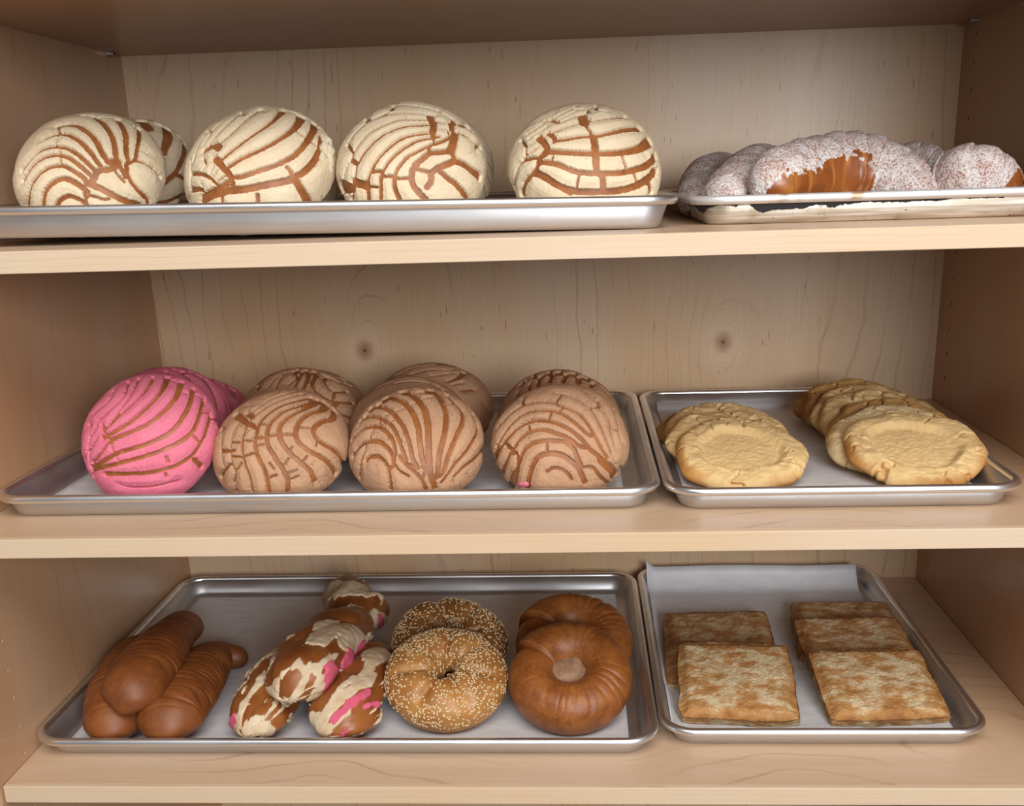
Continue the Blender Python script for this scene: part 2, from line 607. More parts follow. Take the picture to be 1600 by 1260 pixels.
for px_, py_, lab, x_ in ((172, 80, 'tiny metal shelf pin in the upper left corner under the topmost shelf', 0.0),
                          (1513, 35, 'tiny metal shelf pin in the upper right corner under the topmost shelf', W)):
    P = ony(px_, py_, 0.487)
    s = 1 if x_ == 0 else -1
    r = thing('shelf_pin', (x_, 0.487, Z4), lab, 'pin')
    bm = bmesh.new()
    c = bmesh.ops.create_cone(bm, cap_ends=True, segments=16, radius1=0.0023, radius2=0.0023, depth=0.012)
    bmesh.ops.rotate(bm, verts=c['verts'], cent=(0, 0, 0), matrix=Matrix.Rotation(PI / 2, 3, 'Y'))
    bmesh.ops.translate(bm, verts=c['verts'], vec=(s * 0.004, 0, -0.0024))
    bm_box((min(0, s * 0.010) if s < 0 else 0.0006, -0.004, -0.0026), (max(0, s * 0.010) if s > 0 else -0.0006, 0.004, -0.0003), bm)
    bm_obj('pin_body', bm, M_pin, r, smooth=False)


# ------------------------------------------------------------------ sheet trays
def rr_loop(x0, x1, y0, y1, r, z, n=10):
    r = max(r, 0.0005)
    pts = []
    for cx, cy, a0 in ((x1 - r, y0 + r, -PI / 2), (x1 - r, y1 - r, 0), (x0 + r, y1 - r, PI / 2), (x0 + r, y0 + r, PI)):
        for k in range(n + 1):
            a = a0 + PI / 2 * k / n
            pts.append((cx + r * math.cos(a), cy + r * math.sin(a), z))
    return pts


def loft(loops, cap0=False, cap1=False):
    n = len(loops[0])
    V = np.array([p for l in loops for p in l])
    L, s = grid_faces(len(loops), n)
    L, s = list(L), list(s)
    for cap, row, rev in ((cap0, 0, True), (cap1, len(loops) - 1, False)):
        if cap:
            idx = list(range(row * n, row * n + n))
            s.append(len(L))
            L += idx[::-1] if rev else idx
    return V, L, s


def tray(w_, d_, loc, label, group, h=0.0255, mat=None, rim=None, rot=(0, 0, 0)):
    r = thing('sheet_tray', loc, label, 'tray', group)
    r.rotation_euler = rot
    mat, rim = mat or M_alu, rim or M_rim
    th, bead, R0 = 0.0011, 0.0045, 0.036
    slope = 0.0075

    def lp(o_, z):   # o_ : inset from the outer rim edge
        return rr_loop(o_, w_ - o_, o_, d_ - o_, R0 - o_, z)
    o_top = 2 * bead - th
    o_bot = o_top + slope
    rc = 0.006
    prof_in = [(o_bot + rc, th)]
    for k in range(1, 6):
        a = k / 5 * PI / 2 * 0.9
        prof_in.append((o_bot + rc - rc * math.sin(a), th + rc * (1 - math.cos(a))))
    prof_in.append((o_top + th, h - bead))
    prof_out = [(o - th * 0.9, max(0, z - th * (1.0 if i < 3 else 0.5))) for i, (o, z) in enumerate(prof_in)]
    seq = prof_out + [(o_top + th, h - bead)] + prof_in[::-1]
    V, L, s = loft([lp(o, z) for o, z in seq], True, True)
    ob = np_mesh('pan', V, L, s, mat, r, smooth=True)
    # rolled rim: a round bead
    loops = []
    for k in range(14):
        a = 2 * PI * k / 14
        loops.append(lp(bead + bead * math.cos(a), h - bead + bead * math.sin(a) * 0.92))
    loops.append(loops[0])
    V, L, s = loft(loops)
    np_mesh('rolled_rim', V, L, s, rim, r, smooth=True)
    return r


def paper(x0, x1, y0, y1, z, label, up_back=0.0, up_left=0.0, seed=0, curl=0.004, root_name='parchment_sheet'):
    """thin sheet lying in a tray; up_back lets its back edge climb the tray wall"""
    nx, ny = 70, 60
    X, Y = np.meshgrid(np.linspace(x0, x1, nx), np.linspace(y0, y1, ny), indexing='ij')
    P = np.stack([X, Y, np.zeros_like(X)], -1)
    zz = z + 0.00035 + 0.0004 * (fbm(P, 14, seed) + 1)
    ed = np.minimum.reduce([X - x0, x1 - X, Y - y0, y1 - Y])
    zz = zz + curl * 0.35 * np.exp(-ed / 0.006) * (0.6 + 0.4 * vnoise(P, 12, seed + 3))
    if up_back:
        t = np.clip((Y - (y1 - up_back * 1.25)) / (up_back * 1.25), 0, 1)
        zz = zz + up_back * t ** 1.6 * (0.95 + 0.1 * vnoise(P, 9, seed + 5))
        Y = Y - up_back * 0.35 * t ** 2
    if up_left:
        zz = zz + up_left * np.clip(1 - (X - x0) / (up_left * 1.2), 0, 1) ** 1.5 * (0.9 + 0.3 * vnoise(P, 30, seed + 8))
    V = np.stack([X, Y, zz], -1).reshape(-1, 3)
    L, s = grid_faces(nx, ny, wrap_v=False)
    c = np.array([(x0 + x1) / 2, (y0 + y1) / 2, z])
    ob = np_mesh(root_name, V, L, s, M_paper, None, origin=c)
    ob.location = c
    sol = ob.modifiers.new('thickness', 'SOLIDIFY')
    sol.thickness = 0.00012
    sol.offset = 1.0
    ob['label'] = label
    ob['category'] = 'paper'
    ob['group'] = 'parchment sheets lining the trays'
    return ob


FW, FD, HW = 0.6545, 0.457, 0.333
G_TR = 'sheet trays on the shelves'
TA = (0.0035, 0.044)
tray(FW, FD, (TA[0], TA[1], Z3), 'wide aluminium tray of brown loaves and rings on the lowest shelf', G_TR)
TB = (0.6595, 0.0625)
tray(HW, FD, (TB[0], TB[1], Z3), 'narrow aluminium tray of square sugared pastries on the lowest shelf', G_TR)
TC = (0.0035, 0.0525)
tray(FW, FD, (TC[0], TC[1], Z2), 'wide aluminium tray of pink and tan shell buns on the middle shelf', G_TR)
TD_ = (0.6600, 0.0475)
tray(HW, FD, (TD_[0], TD_[1], Z2), 'narrow aluminium tray of round cracked cookies on the middle shelf', G_TR)
TE = (0.0105, 0.055)
ROLL = 0.0125
tray(0.6605, FD, (TE[0], TE[1], Z1 + ROLL * 0.655), 'wide aluminium tray of cream shell buns on the upper shelf', G_TR, h=0.029, rot=(0, ROLL, 0))
TF = (0.684, 0.092)
tray(HW, 0.425, (TF[0], TF[1], Z1), 'old scorched tray of sugared croissants at the right of the upper shelf', G_TR, h=0.0265, mat=M_worn, rim=M_worn_rim)

F3, F2, F1 = Z3 + 0.0016, Z2 + 0.0016, Z1 + 0.0016
paper(TA[0] + 0.026, TA[0] + FW - 0.030, TA[1] + 0.026, TA[1] + FD - 0.026, Z3 + 0.0012, 'parchment sheet under the loaves, twists and rings on the lowest shelf', seed=1)
paper(TB[0] + 0.0135, TB[0] + HW - 0.026, TB[1] + 0.024, TB[1] + FD - 0.006, Z3 + 0.0012, 'parchment sheet under the square pastries, its back edge above the rim', up_back=0.030, up_left=0.010, seed=2)
paper(TC[0] + 0.028, TC[0] + FW - 0.034, TC[1] + 0.026, TC[1] + FD - 0.026, Z2 + 0.0012, 'parchment sheet under the pink and tan shell buns', seed=3)
paper(TD_[0] + 0.024, TD_[0] + HW - 0.026, TD_[1] + 0.026, TD_[1] + FD - 0.018, Z2 + 0.0012, 'parchment sheet under the round cookies', up_back=0.010, seed=4)


# ------------------------------------------------------------------ traced marks laid on a surface
def catmull(P, sub=5):
    P = np.asarray(P, float)
    if len(P) < 3:
        t = np.linspace(0, 1, 8)[:, None]
        return P[0] * (1 - t) + P[-1] * t
    Q = np.vstack([2 * P[0] - P[1], P, 2 * P[-1] - P[-2]])
    out = []
    for i in range(1, len(Q) - 2):
        t = np.linspace(0, 1, sub, endpoint=False)[:, None]
        a, b_, c, d = Q[i - 1], Q[i], Q[i + 1], Q[i + 2]
        out.append(0.5 * (2 * b_ + (c - a) * t + (2 * a - 5 * b_ + 4 * c - d) * t ** 2 + (3 * b_ - a - 3 * c + d) * t ** 3))
    out.append(P[-1:])
    return np.vstack(out)


def lay(bvh, traces, ox, oy, sc, mid=None, grow=1.0, extra=0.0, wmin=0.0):
    """photo strokes (width, x, y, x, y...) -> segments on the surface: A, B, half width"""
    A, B, H = [], [], []
    cosv = {}
    for tr in traces:
        wd = tr[0]
        pts = catmull(np.array(tr[1:], float).reshape(-1, 2))
        hit = []
        for x, y in pts:
            d = ray(ox + x / sc, oy + y / sc)
            dv = Vector(d).normalized()
            h = bvh.ray_cast(Vector(CAM_LOC), dv)
            if h[0] is None and mid is not None:
                k = (Vector(mid) - Vector(CAM_LOC)).dot(dv)
                h = bvh.find_nearest(Vector(CAM_LOC) + dv * k, 0.012)
            if h[0] is None:
                hit.append(None)
            else:
                hit.append(np.array(h[0]))
                cosv[tuple(hit[-1])] = max(0.35, abs(h[1].dot(dv)))
        for p, q in zip(hit[:-1], hit[1:]):
            if p is None or q is None or np.linalg.norm(p - q) > 0.03:
                continue
            A.append(p)
            B.append(q)
            H.append(max(wmin, 0.5 * grow * wd / sc / pxm(p) / cosv[tuple(p)] ** 0.75 + extra))
    return np.array(A), np.array(B), np.array(H)


def seg_dist(V, A, B, H):
    """min over segments of (distance - half width)"""
    best = np.full(len(V), 1.0, np.float32)
    V = V.astype(np.float32)
    for a, b_, h in zip(A.astype(np.float32), B.astype(np.float32), H):
        lo = np.minimum(a, b_) - 0.012 - h
        hi = np.maximum(a, b_) + 0.012 + h
        m_ = np.all((V > lo) & (V < hi), axis=1)
        if not m_.any():
            continue
        v = V[m_]
        ab = b_ - a
        t = np.clip(((v - a) @ ab) / max(float(ab @ ab), 1e-12), 0, 1)
        d = np.linalg.norm(v - a - t[:, None] * ab, axis=1) - h
        best[m_] = np.minimum(best[m_], d)
    return best


# ------------------------------------------------------------------ shell buns (conchas)
BT, BB = 0.66, 0.36


def body_points(a, e, az, nth, nph, th0, th1, seed, lump=0.022, bt=BT, bb=BB):
    th = np.linspace(th0, th1, nth)[:, None]
    ph = np.linspace(0, 2 * PI, nph, endpoint=False)[None, :]
    s_, c_ = np.sin(th), np.cos(th)
    zc = np.where(c_ > 0, bt * c_, -bb * np.abs(c_) ** 0.62) + 0 * ph
    d = np.stack([s_ * np.cos(ph), s_ * np.sin(ph), c_ + 0 * ph], -1)
    P = np.stack([s_ * np.cos(ph), s_ * np.sin(ph), zc], -1) * a
    k = 1 + lump * vnoise(d, 1.7, seed) + lump * 0.4 * vnoise(d, 4.1, seed + 1)
    P = P * k[..., None]
    nb = np.where(c_ > 0, bt, bb) + 0 * ph
    Nn = np.stack([P[..., 0], P[..., 1], P[..., 2] / nb ** 2], -1)
    Nn /= np.linalg.norm(Nn, axis=-1, keepdims=True)
    n = np.array([math.sin(az) * math.cos(e), -math.cos(az) * math.cos(e), math.sin(e)])
    xx = np.array([math.cos(az), math.sin(az), 0])
    yy = np.cross(n, xx)
    M = np.stack([xx, yy, n], 0)
    return P @ M, Nn @ M, d, th, ph


def fit_bun(cx, wpx, top, Y, floor, az, seed, bt=BT):
    a, e, x = 0.068, 0.8, 0.5
    for it in range(5):
        lo, hi = math.radians(12), math.radians(89)
        for _ in range(22):
            e = (lo + hi) / 2
            P = body_points(a, e, az, 26, 40, 0, PI, seed, bt=bt)[0].reshape(-1, 3)
            c = np.array([x, Y, floor - P[:, 2].min()])
            q = proj(P + c)
            if q[:, 1].min() < top:
                lo = e            # too tall: lay it flatter
            else:
                hi = e
        wid = q[:, 0].max() - q[:, 0].min()
        mid = (q[:, 0].max() + q[:, 0].min()) / 2
        a *= wpx / wid
        x += (cx - mid) / pxm(c)
    return a, e, np.array([x, Y, c[2]])


def bun(label, cx, wpx, top, Y, floor, top_mat, traces, frame, group, az=0.0, seed=0, skirt=104, bun_mat=None, fine=True, cat='sweet bun', bt=BT):
    a, e, c = fit_bun(cx, wpx - 9, top + 5, Y, floor, az, seed, bt)
    base = np.array([c[0], c[1], floor])
    root = thing('shell_bun', base, label, cat, group)
    nth, nph = (84, 128) if fine else (60, 96)
    P = body_points(a, e, az, nth, nph, 0.02, PI - 0.02, seed, bt=bt)[0] + c
    V = P.reshape(-1, 3)
    p0 = V[:nph].mean(0)
    p1 = V[-nph:].mean(0)
    V = np.vstack([V, p0, p1])
    L, s = grid_faces(nth, nph, True, len(V) - 2, len(V) - 1, flip=False)
    np_mesh('bun', V, L, s, bun_mat or M_bun, root, origin=base)
    polys = []
    ends = list(s[1:]) + [len(L)]
    polys = [list(map(int, L[i:j])) for i, j in zip(s, ends)]
    bvh = BVHTree.FromPolygons([tuple(map(float, v)) for v in V], polys)
    A, B, H = lay(bvh, traces, *frame, mid=c, grow=1.05 if top_mat is M_cream else 0.88, extra=0.0001, wmin=0.00055)
    nth, nph = (290, 780) if fine else (170, 460)
    P, Nn, d, th, ph = body_points(a, e, az, nth, nph, 0.012, math.radians(skirt + 12), seed, bt=bt)
    Vw = (P + c).reshape(-1, 3)
    Nf = Nn.reshape(-1, 3)
    gd = seg_dist(Vw, A, B, H) if len(A) else np.full(len(Vw), 1.0, np.float32)
    # the shell pattern runs on over the side turned to the back of the shelf
    vd = Vw - CAM_LOC
    vd /= np.linalg.norm(vd, axis=1, keepdims=True)
    back = (Nf * vd).sum(1) if len(A) else np.full(len(Vw), 0.5)
    df = d.reshape(-1, 3)
    g_ = np.random.default_rng(seed)
    an = g_.uniform(0, PI)
    ph_ = (df[:, 0] * math.cos(an) + df[:, 1] * math.sin(an) + 0.35 * (df[:, 0] * math.sin(an) - df[:, 1] * math.cos(an)) ** 2) * 4.6 + 0.35 * vnoise(df, 2.0, seed + 8)
    st_ = np.abs(ph_ - np.floor(ph_) - 0.5) * a / 4.6 - 0.0012 - 0.0006 * vnoise(df, 3, seed + 9)
    st_ = st_ + 0.012 * (1 - sstep(0.02, 0.14, back)) + 0.006 * (1 - sstep(0.25, 0.6, np.abs(df[:, 2]) * 0 + vnoise(df, 1.5, seed + 10) + 0.9))
    gd = np.minimum(gd, st_)
    edge = ((math.radians(skirt) - th) * a + 0 * ph).reshape(-1) + 0.004 * vnoise(Vw, 55, seed + 2) + 0.002 * vnoise(Vw, 160, seed + 3)
    gd = gd + 0.00042 * vnoise(Vw, 900, seed + 4) + 0.0003 * vnoise(Vw, 350, seed + 5)
    ee = np.minimum(gd, edge)
    h = -0.0018 + 0.0046 * sstep(-0.0003, 0.0009, ee) + 0.0013 * sstep(0.0, 0.0075, ee) + 0.00022 * vnoise(Vw, 420, seed + 6)
    Vt = Vw + Nf * h[:, None]
    p0 = Vt[:nph].mean(0)
    Vt = np.vstack([Vt, p0])
    L, s = grid_faces(nth, nph, True, len(Vt) - 1, None)
    np_mesh('sugar_topping', Vt, L, s, top_mat, root, origin=base)
    return root, a, e, c, bvh


def lump_part(name, root, centers, mat, seed=0):
    """ragged little crumbs in one part; centers: (world point, radii)"""
    Vs, Ls, Ss, off, lo = [], [], [], 0, 0
    base = np.array(root.location)
    for k, (p, rad) in enumerate(centers):
        nth, nph = 14, 20
        th = np.linspace(0.1, PI - 0.1, nth)[:, None]
        ph = np.linspace(0, 2 * PI, nph, endpoint=False)[None, :]
        d = np.stack([np.sin(th) * np.cos(ph), np.sin(th) * np.sin(ph), np.cos(th) + 0 * ph], -1)
        V = (d * np.asarray(rad) * (1 + 0.35 * vnoise(d + k * 3.3, 2.6, seed))[..., None]).reshape(-1, 3) + p
        V = np.vstack([V, V[:nph].mean(0), V[-nph:].mean(0)])
        L, s = grid_faces(nth, nph, True, len(V) - 2, len(V) - 1)
        Vs.append(V)
        Ls.append(L + off)
        Ss.append(s + lo)
        off += len(V)
        lo += len(L)
    return np_mesh(name, np.vstack(Vs), np.concatenate(Ls), np.concatenate(Ss), mat, root, origin=base)


# groove and topping strokes: (width, x, y, x, y, ...) as seen on each bread
exec_traces = {
    'C1': [
        (22,150,845,165,700,220,600,310,525,430,500,520,540,610,600,640,640),
        (30,270,845,290,730,350,650,440,610,520,630,600,680,650,720),
        (25,385,840,420,790,480,755,530,765,590,790,640,830),
        (22,110,620,180,510,280,435,390,412,480,430,570,490,650,560,700,610),
        (22,100,540,180,440,260,370,380,342,480,355,570,410,650,480,720,550),
        (25,280,275,360,245,450,235,540,265,620,330,690,410,740,480,770,520),
        (30,400,170,500,155,580,170,660,225,720,290,770,390,820,460),
        (28,620,80,700,90,770,130,820,190,860,260,880,340,890,420,920,500,970,590),
        (28,900,110,940,160,970,230,975,310,980,400,1000,470),
        (18,1060,150,1085,210,1080,300,1065,380,1055,460),
        (50,830,465,900,460),
        (42,690,630,740,545,850,525,900,480),
        (15,990,470,1060,460,1130,480,1200,530,1250,590),
        (25,980,490,985,560,1020,640,1080,710,1140,770,1160,820),
        (38,650,650,750,690,850,740,950,790,1080,830),
        (15,850,490,900,570,960,630),
        (15,920,480,970,560,985,590),
        (14,830,780,800,785,720,765,660,750,620,800),
        (8,1090,370,1140,390),
        (7,410,190,405,225),
        (7,395,265,380,330),
        (7,425,370,410,410),
        (7,425,450,425,495),
        (8,700,90,850,100),
        (16,640,640,620,700,640,830),
    ],
    'C1b': [
        (40,1100,110,1150,150,1170,190),
        (38,1260,120,1320,180,1335,260,1310,340,1300,390),
        (28,1440,220,1475,300,1470,400,1430,500,1390,570,1300,640,1270,670),
        (22,1400,570,1450,590,1490,630),
        (25,1220,820,1350,790,1480,720),
    ],
    'C2': [
        (32,230,960,250,900,330,850,430,790,490,740,600,720,750,670,900,620,1020,560,1100,500,1180,400,1240,290,1240,210),
        (34,430,660,520,600,650,530,800,460,950,370,1060,290,1110,220,1130,150),
        (30,390,580,450,530,560,440,700,340,830,250,920,170,970,110),
        (24,350,450,450,370,550,280,650,190,780,100),
        (12,270,460,370,340,480,230,600,130),
        (10,240,440,330,310,450,200),
        (8,150,590,200,440,300,290),
        (50,240,920,340,880,450,850,600,840,800,800,1000,760,1060,730),
        (42,1060,730,1150,680,1230,600,1290,500,1320,380),
        (60,1060,730,1120,830,1190,960),
        (16,140,700,220,700,300,740,360,800),
        (20,130,840,220,840,250,870),
        (10,130,590,130,700,125,850,120,960),
        (40,250,490,340,440,380,470),
        (40,340,560,380,600,430,660,480,720,500,790),
        (16,1080,310,1180,380,1270,450),
        (26,1000,640,1050,710),
        (24,730,890,730,960),
        (24,405,890,405,960),
        (24,960,120,1110,170,1240,240,1300,280),
        (10,230,800,250,870),
        (12,240,560,260,620,220,700),
        (12,350,600,300,720),
        (12,310,760,330,720,370,670),
        (12,460,690,370,770),
        (12,340,840,480,790),
    ],
    'C3': [
        (18,230,320,330,220,450,140,600,110,750,115,900,140,1000,180,1040,200),
        (16,165,440,230,350,350,250,480,200,620,175,780,180,940,200),
        (22,190,590,220,510,330,370,450,300,600,240,760,235,900,240,1000,265),
        (26,235,650,300,540,400,430,520,350,680,295,850,285,930,285),
        (24,330,800,370,690,440,580,540,480,660,400,800,370,920,360),
        (22,450,760,480,690,560,580,660,500,780,430,900,405,980,390),
        (22,570,780,600,690,680,590,760,540,880,480,960,450,1050,415,1120,370),
        (40,860,960,800,900,740,820,730,740,760,660,830,590,900,540,1020,530,1080,510,1110,420,1130,360),
        (40,330,800,340,960),
        (28,450,760,450,960),
        (34,570,780,580,870,620,960),
        (22,235,650,215,780,200,960),
        (16,190,590,140,680,120,800),
        (40,1130,360,1110,480,1100,540,1120,600,1050,640,960,680,910,730,910,790,870,850),
        (45,1120,610,1200,640,1280,700,1340,750),
        (35,970,690,1050,760,1140,830,1200,900,1230,950),
        (22,780,690,900,715),
        (18,580,770,720,770),
        (18,460,750,560,750),
        (18,380,710,460,700),
        (12,340,845,420,845),
        (50,210,800,320,840),
        (50,100,840,200,860),
        (22,180,600,240,640),
        (16,150,460,190,520),
        (36,900,210,930,290,920,360,940,390),
        (28,880,490,900,540),
        (8,930,400,940,460),
        (30,1030,195,1090,230,1130,270,1180,290,1280,310),
        (30,1090,270,1100,330,1130,360),
        (10,930,330,1060,330),
        (12,1060,330,1080,400),
        (20,960,150,1010,190),
        (22,1170,360,1250,400,1310,460,1350,490),
        (12,1310,460,1305,520),
    ],
    'C4': [
        (20,510,350,640,300,760,270,850,250,980,230,1160,215),
        (32,520,430,650,410,780,390,900,385,1020,360,1150,330,1290,320),
        (42,420,530,550,530,700,540,850,545,1000,545,1150,530,1280,500,1380,430),
        (34,370,625,450,625,560,650,680,700,800,720,950,725,1100,720,1250,690,1370,640,1440,560),
        (45,330,710,430,760,540,830,680,880,800,890,950,890,1100,880,1250,840,1370,770,1420,700),
        (40,660,900,540,830),
        (14,790,280,860,380),
        (42,770,210,790,280),
        (42,860,380,880,450,890,560,900,700,950,760,960,880),
        (14,1130,570,1170,690),
        (18,1320,530,1360,600),
        (10,740,740,715,860),
        (22,1240,730,1270,810),
        (12,500,570,490,620),
        (40,1370,770,1385,880),
        (20,1440,690,1430,740),
        (36,230,900,260,800,330,710,370,640,370,600,430,560),
        (20,250,600,200,660,170,760,160,840),
        (22,240,600,350,580,430,530),
        (36,370,400,430,460,450,520),
        (26,460,360,510,400,520,440),
        (20,560,270,480,240),
        (10,360,420,420,400,500,350),
        (12,260,490,380,420),
        (10,270,560,400,470),
        (12,250,600,260,490,220,430),
        (10,280,370,400,290,440,250),
        (10,290,410,450,310),
        (8,500,240,600,180,700,130),
        (8,540,250,700,170),
        (10,560,270,720,200,810,180),
        (30,770,220,820,240),
        (12,700,150,800,150,830,180),
        (10,820,150,900,110),
        (8,900,100,1000,110),
        (6,340,210,500,130),
    ],
    'P': [
        (26,160,980,250,920,370,850,500,810,650,760,800,690,900,600,970,490,1010,400,1030,290),
        (24,160,985,300,960,450,920,600,880,750,830,900,760,1000,690,1060,600,1100,480,1120,390),
        (30,270,1030,450,1030,650,1020,850,970,950,920,1040,850,1110,740,1150,650,1180,530),
        (34,1040,900,1100,960),
        (28,310,740,420,690,540,640,650,590,750,510,840,420,900,330,930,230),
        (28,250,720,350,660,480,580,600,480,700,380,770,290,810,190),
        (20,270,640,370,540,470,450,580,350,640,270,680,190),
        (16,215,560,330,450,430,350,470,230),
        (16,300,600,400,470,500,330,560,200),
        (12,170,500,290,400,340,310),
        (16,160,930,230,850,310,740),
        (12,130,870,150,800,210,710),
        (14,140,960,130,860,140,720,200,620),
        (10,100,910,140,700),
        (14,1030,690,1100,760),
        (8,930,310,1000,340),
        (8,820,210,930,240),
        (8,1110,490,1180,500),
        (10,1180,540,1260,580),
        (10,310,740,350,860,390,920),
        (14,240,640,330,760),
        (10,130,600,150,610),
        (16,240,600,270,650),
        (14,240,700,260,720),
        (12,1040,340,1130,370),
        (12,800,880,820,920),
        (10,790,1020,800,1050),
        (22,160,980,165,1050),
        (6,380,1110,500,1140,700,1130,900,1080),
    ],
    'Pb': [
        (14,800,140,850,180),
        (16,870,120,970,170,1050,260),
        (22,950,110,1100,180,1180,270,1230,380,1245,460),
        (12,1070,150,1220,260,1310,380,1340,480),
        (16,1000,200,1060,260),
    ],
    'Pc': [
        (20,1250,210,1310,260),
        (30,1380,290,1400,350),
        (12,1380,210,1510,300),
    ],
    'B1': [
        (32,1150,430,1150,500,1130,550,1040,580,980,620,970,680,1020,750,1120,810,1190,870,1230,960),
        (34,1080,410,1050,470,950,500,870,550,830,610,810,690,840,760,920,830,1020,880,1100,940,1150,1020),
        (32,1070,400,980,420,880,470,780,520,700,580,665,660,680,740,760,850,860,940,930,1000,975,1090),
        (30,1000,390,850,440,720,480,640,540,580,610,560,700,570,790,630,890,700,1000,740,1080,740,1180),
        (30,940,370,800,400,680,440,580,500,500,580,470,670,455,760,475,870,530,980,560,1080,575,1180),
        (20,860,340,680,390,540,460,430,550,380,620,350,720,345,830,370,950,410,1060,435,1180),
        (10,800,320,600,380,440,490),
        (14,340,560,280,640,250,740,245,850,260,950,290,1010),
        (10,180,650,165,750,165,860,190,970),
        (32,270,500,370,580,470,630),
        (30,390,510,430,530),
        (24,160,650,190,640),
        (14,520,600,580,600),
        (22,480,720,560,710,640,690,680,690,800,690),
        (16,840,625,970,640),
        (10,250,760,320,760),
        (16,160,835,280,830),
        (12,250,880,340,885),
        (14,360,880,450,850),
        (18,165,1050,200,990,240,950),
        (14,280,1010,340,940),
        (14,290,1010,270,1100),
        (10,290,1010,300,1180),
        (10,370,740,430,745),
        (10,470,790,550,770),
        (6,720,940,750,900),
        (6,730,1030,820,1000),
        (6,760,1080,830,1050),
        (6,750,840,780,800),
        (7,870,930,910,880),
        (6,990,790,1000,720),
        (6,590,1060,640,1040),
        (6,580,940,620,990),
        (6,400,440,500,430),
        (6,560,380,640,330),
    ],
    'B1b': [
        (20,880,100,920,140,920,190,880,280),
        (22,930,100,990,160,960,220,970,280,1040,340,1130,390,1200,400,1310,410),
        (16,840,110,800,150,830,180,750,250),
        (12,800,130,700,170,640,280),
        (10,720,140,630,200,570,280),
        (20,1080,190,1060,210,1090,260,1150,310,1260,310),
        (18,1150,320,1140,380),
        (30,1180,400,1150,430),
        (14,880,130,850,180,810,260),
        (10,480,260,410,350),
        (16,450,270,490,260),
        (14,1220,510,1330,550),
        (10,1060,100,1210,190),
    ],
    'B1c': [
        (40,1220,190,1260,225),
        (12,1240,240,1300,265),
        (14,1400,320,1440,350),
    ],
    'B2': [
        (38,850,1180,840,1130,870,1080,880,1000,890,900,920,780,945,660,950,540,920,450,870,370,800,320,720,305),
        (44,840,1140,810,1050,800,900,795,780,790,640,770,530,730,450,660,380,570,345),
        (36,780,1030,740,920,720,780,700,640,650,520,590,450,500,405,400,395,280,420),
        (26,700,1010,660,930,630,800,580,660,510,560,440,500,350,480,260,495,200,520),
        (22,600,940,570,860,530,750,480,650,400,590,320,565,240,580,150,630),
        (24,510,890,490,790,440,710,380,660,300,650,210,680,130,770),
        (28,490,990,480,900,430,830,370,785,290,780,200,820,140,910),
        (26,470,1190,460,1100,440,1000,400,940,350,910,290,915,255,945),
        (16,200,1080,210,950,250,830),
        (20,450,1020,490,980,500,910),
        (14,500,980,540,1030,620,1080),
        (20,540,910,600,980,680,1050,740,1120,770,1190),
        (12,590,960,690,1010),
        (16,740,1000,770,1030,800,1030),
        (14,760,1050,740,1110),
        (30,880,1090,920,1060,950,960,990,850,1040,730,1090,620,1090,530,1050,470,1000,420,950,370),
        (22,910,1130,960,1070,1030,970,1120,870,1190,760,1220,680,1200,590,1170,500),
        (22,1020,1080,1100,1000,1190,930,1250,860,1280,790),
        (10,510,520,580,490),
        (8,400,570,460,530),
        (8,460,610,510,590),
        (8,370,650,375,600),
        (8,400,660,440,620),
        (8,290,770,290,720,320,670),
        (8,720,410,820,390),
        (8,630,460,690,450),
        (8,930,460,1030,450),
    ],
    'B2b': [
        (12,330,330,450,270,600,235,740,240,850,290,920,330),
        (8,500,240,620,205,760,210,900,270),
    ],
    'B2c': [
        (8,640,190,800,150,1000,150),
        (24,960,250,1050,220,1110,170),
        (24,1090,330,1190,320),
        (8,820,200,1000,180,1060,180),
        (12,1000,280,1090,260),
        (14,1280,440,1330,540,1330,600),
        (8,520,200,680,130,860,110),
    ],
    'B3': [
        (40,430,1150,445,1050,480,950,530,880,620,855,720,865,810,920,880,990,930,1100),
        (20,600,1010,650,980,730,990,790,1040,815,1080),
        (32,310,1150,340,1020,360,920,400,830,470,770,570,745,680,745,770,760,840,830,880,930,900,970),
        (30,290,850,340,760,400,700,480,660,580,650,680,680,780,720,860,780,910,800),
        (30,140,920,200,800,260,720,340,640,450,580,550,565,680,590,800,650,900,730,960,800,1000,840,1080,900,1150,960),
        (60,1070,915,1150,980,1190,1045),
        (24,120,960,170,790,250,650,330,560,420,500,540,480,680,490,780,540,880,620,960,690,1000,700),
        (22,180,620,280,510,400,430,520,405,640,410,720,440,800,470,880,510,950,590,1010,690,1080,820,1130,900),
        (14,690,330,800,350,890,400,980,470,1040,560,1090,680,1140,800,1160,860),
        (14,1100,490,1140,570,1160,680,1190,800),
        (8,1180,470,1210,570,1220,650),
        (8,1220,650,1240,740),
        (8,1170,640,1220,660),
        (30,200,1110,220,1000,270,870,290,820,250,780),
        (26,280,1130,300,1040,340,980,340,860,300,850),
        (14,150,1010,190,970),
        (10,720,350,680,410),
        (14,740,460,700,490),
        (14,635,510,610,570),
        (16,440,620,450,670),
        (16,600,770,600,850),
        (14,390,380,390,430),
        (12,990,460,1050,450,1040,390),
        (18,880,980,990,970,1060,1050,1150,1120),
        (16,870,990,910,1080),
        (20,1230,970,1250,990),
        (18,950,690,990,690),
        (30,890,790,930,800),
        (40,770,750,790,760),
    ],
    'B3b': [
        (16,350,270,400,190),
        (16,350,240,420,210,510,150),
        (20,440,300,450,250),
        (22,520,270,530,210,600,150,680,110),
        (22,620,230,640,180,720,130,790,120),
        (24,740,230,760,180,830,150,910,150),
        (24,870,240,880,200,960,190),
        (16,980,270,1000,240),
        (14,1020,230,1090,290,1130,340),
        (20,340,360,350,320),
        (30,920,180,950,190),
    ],
    'T1c': [
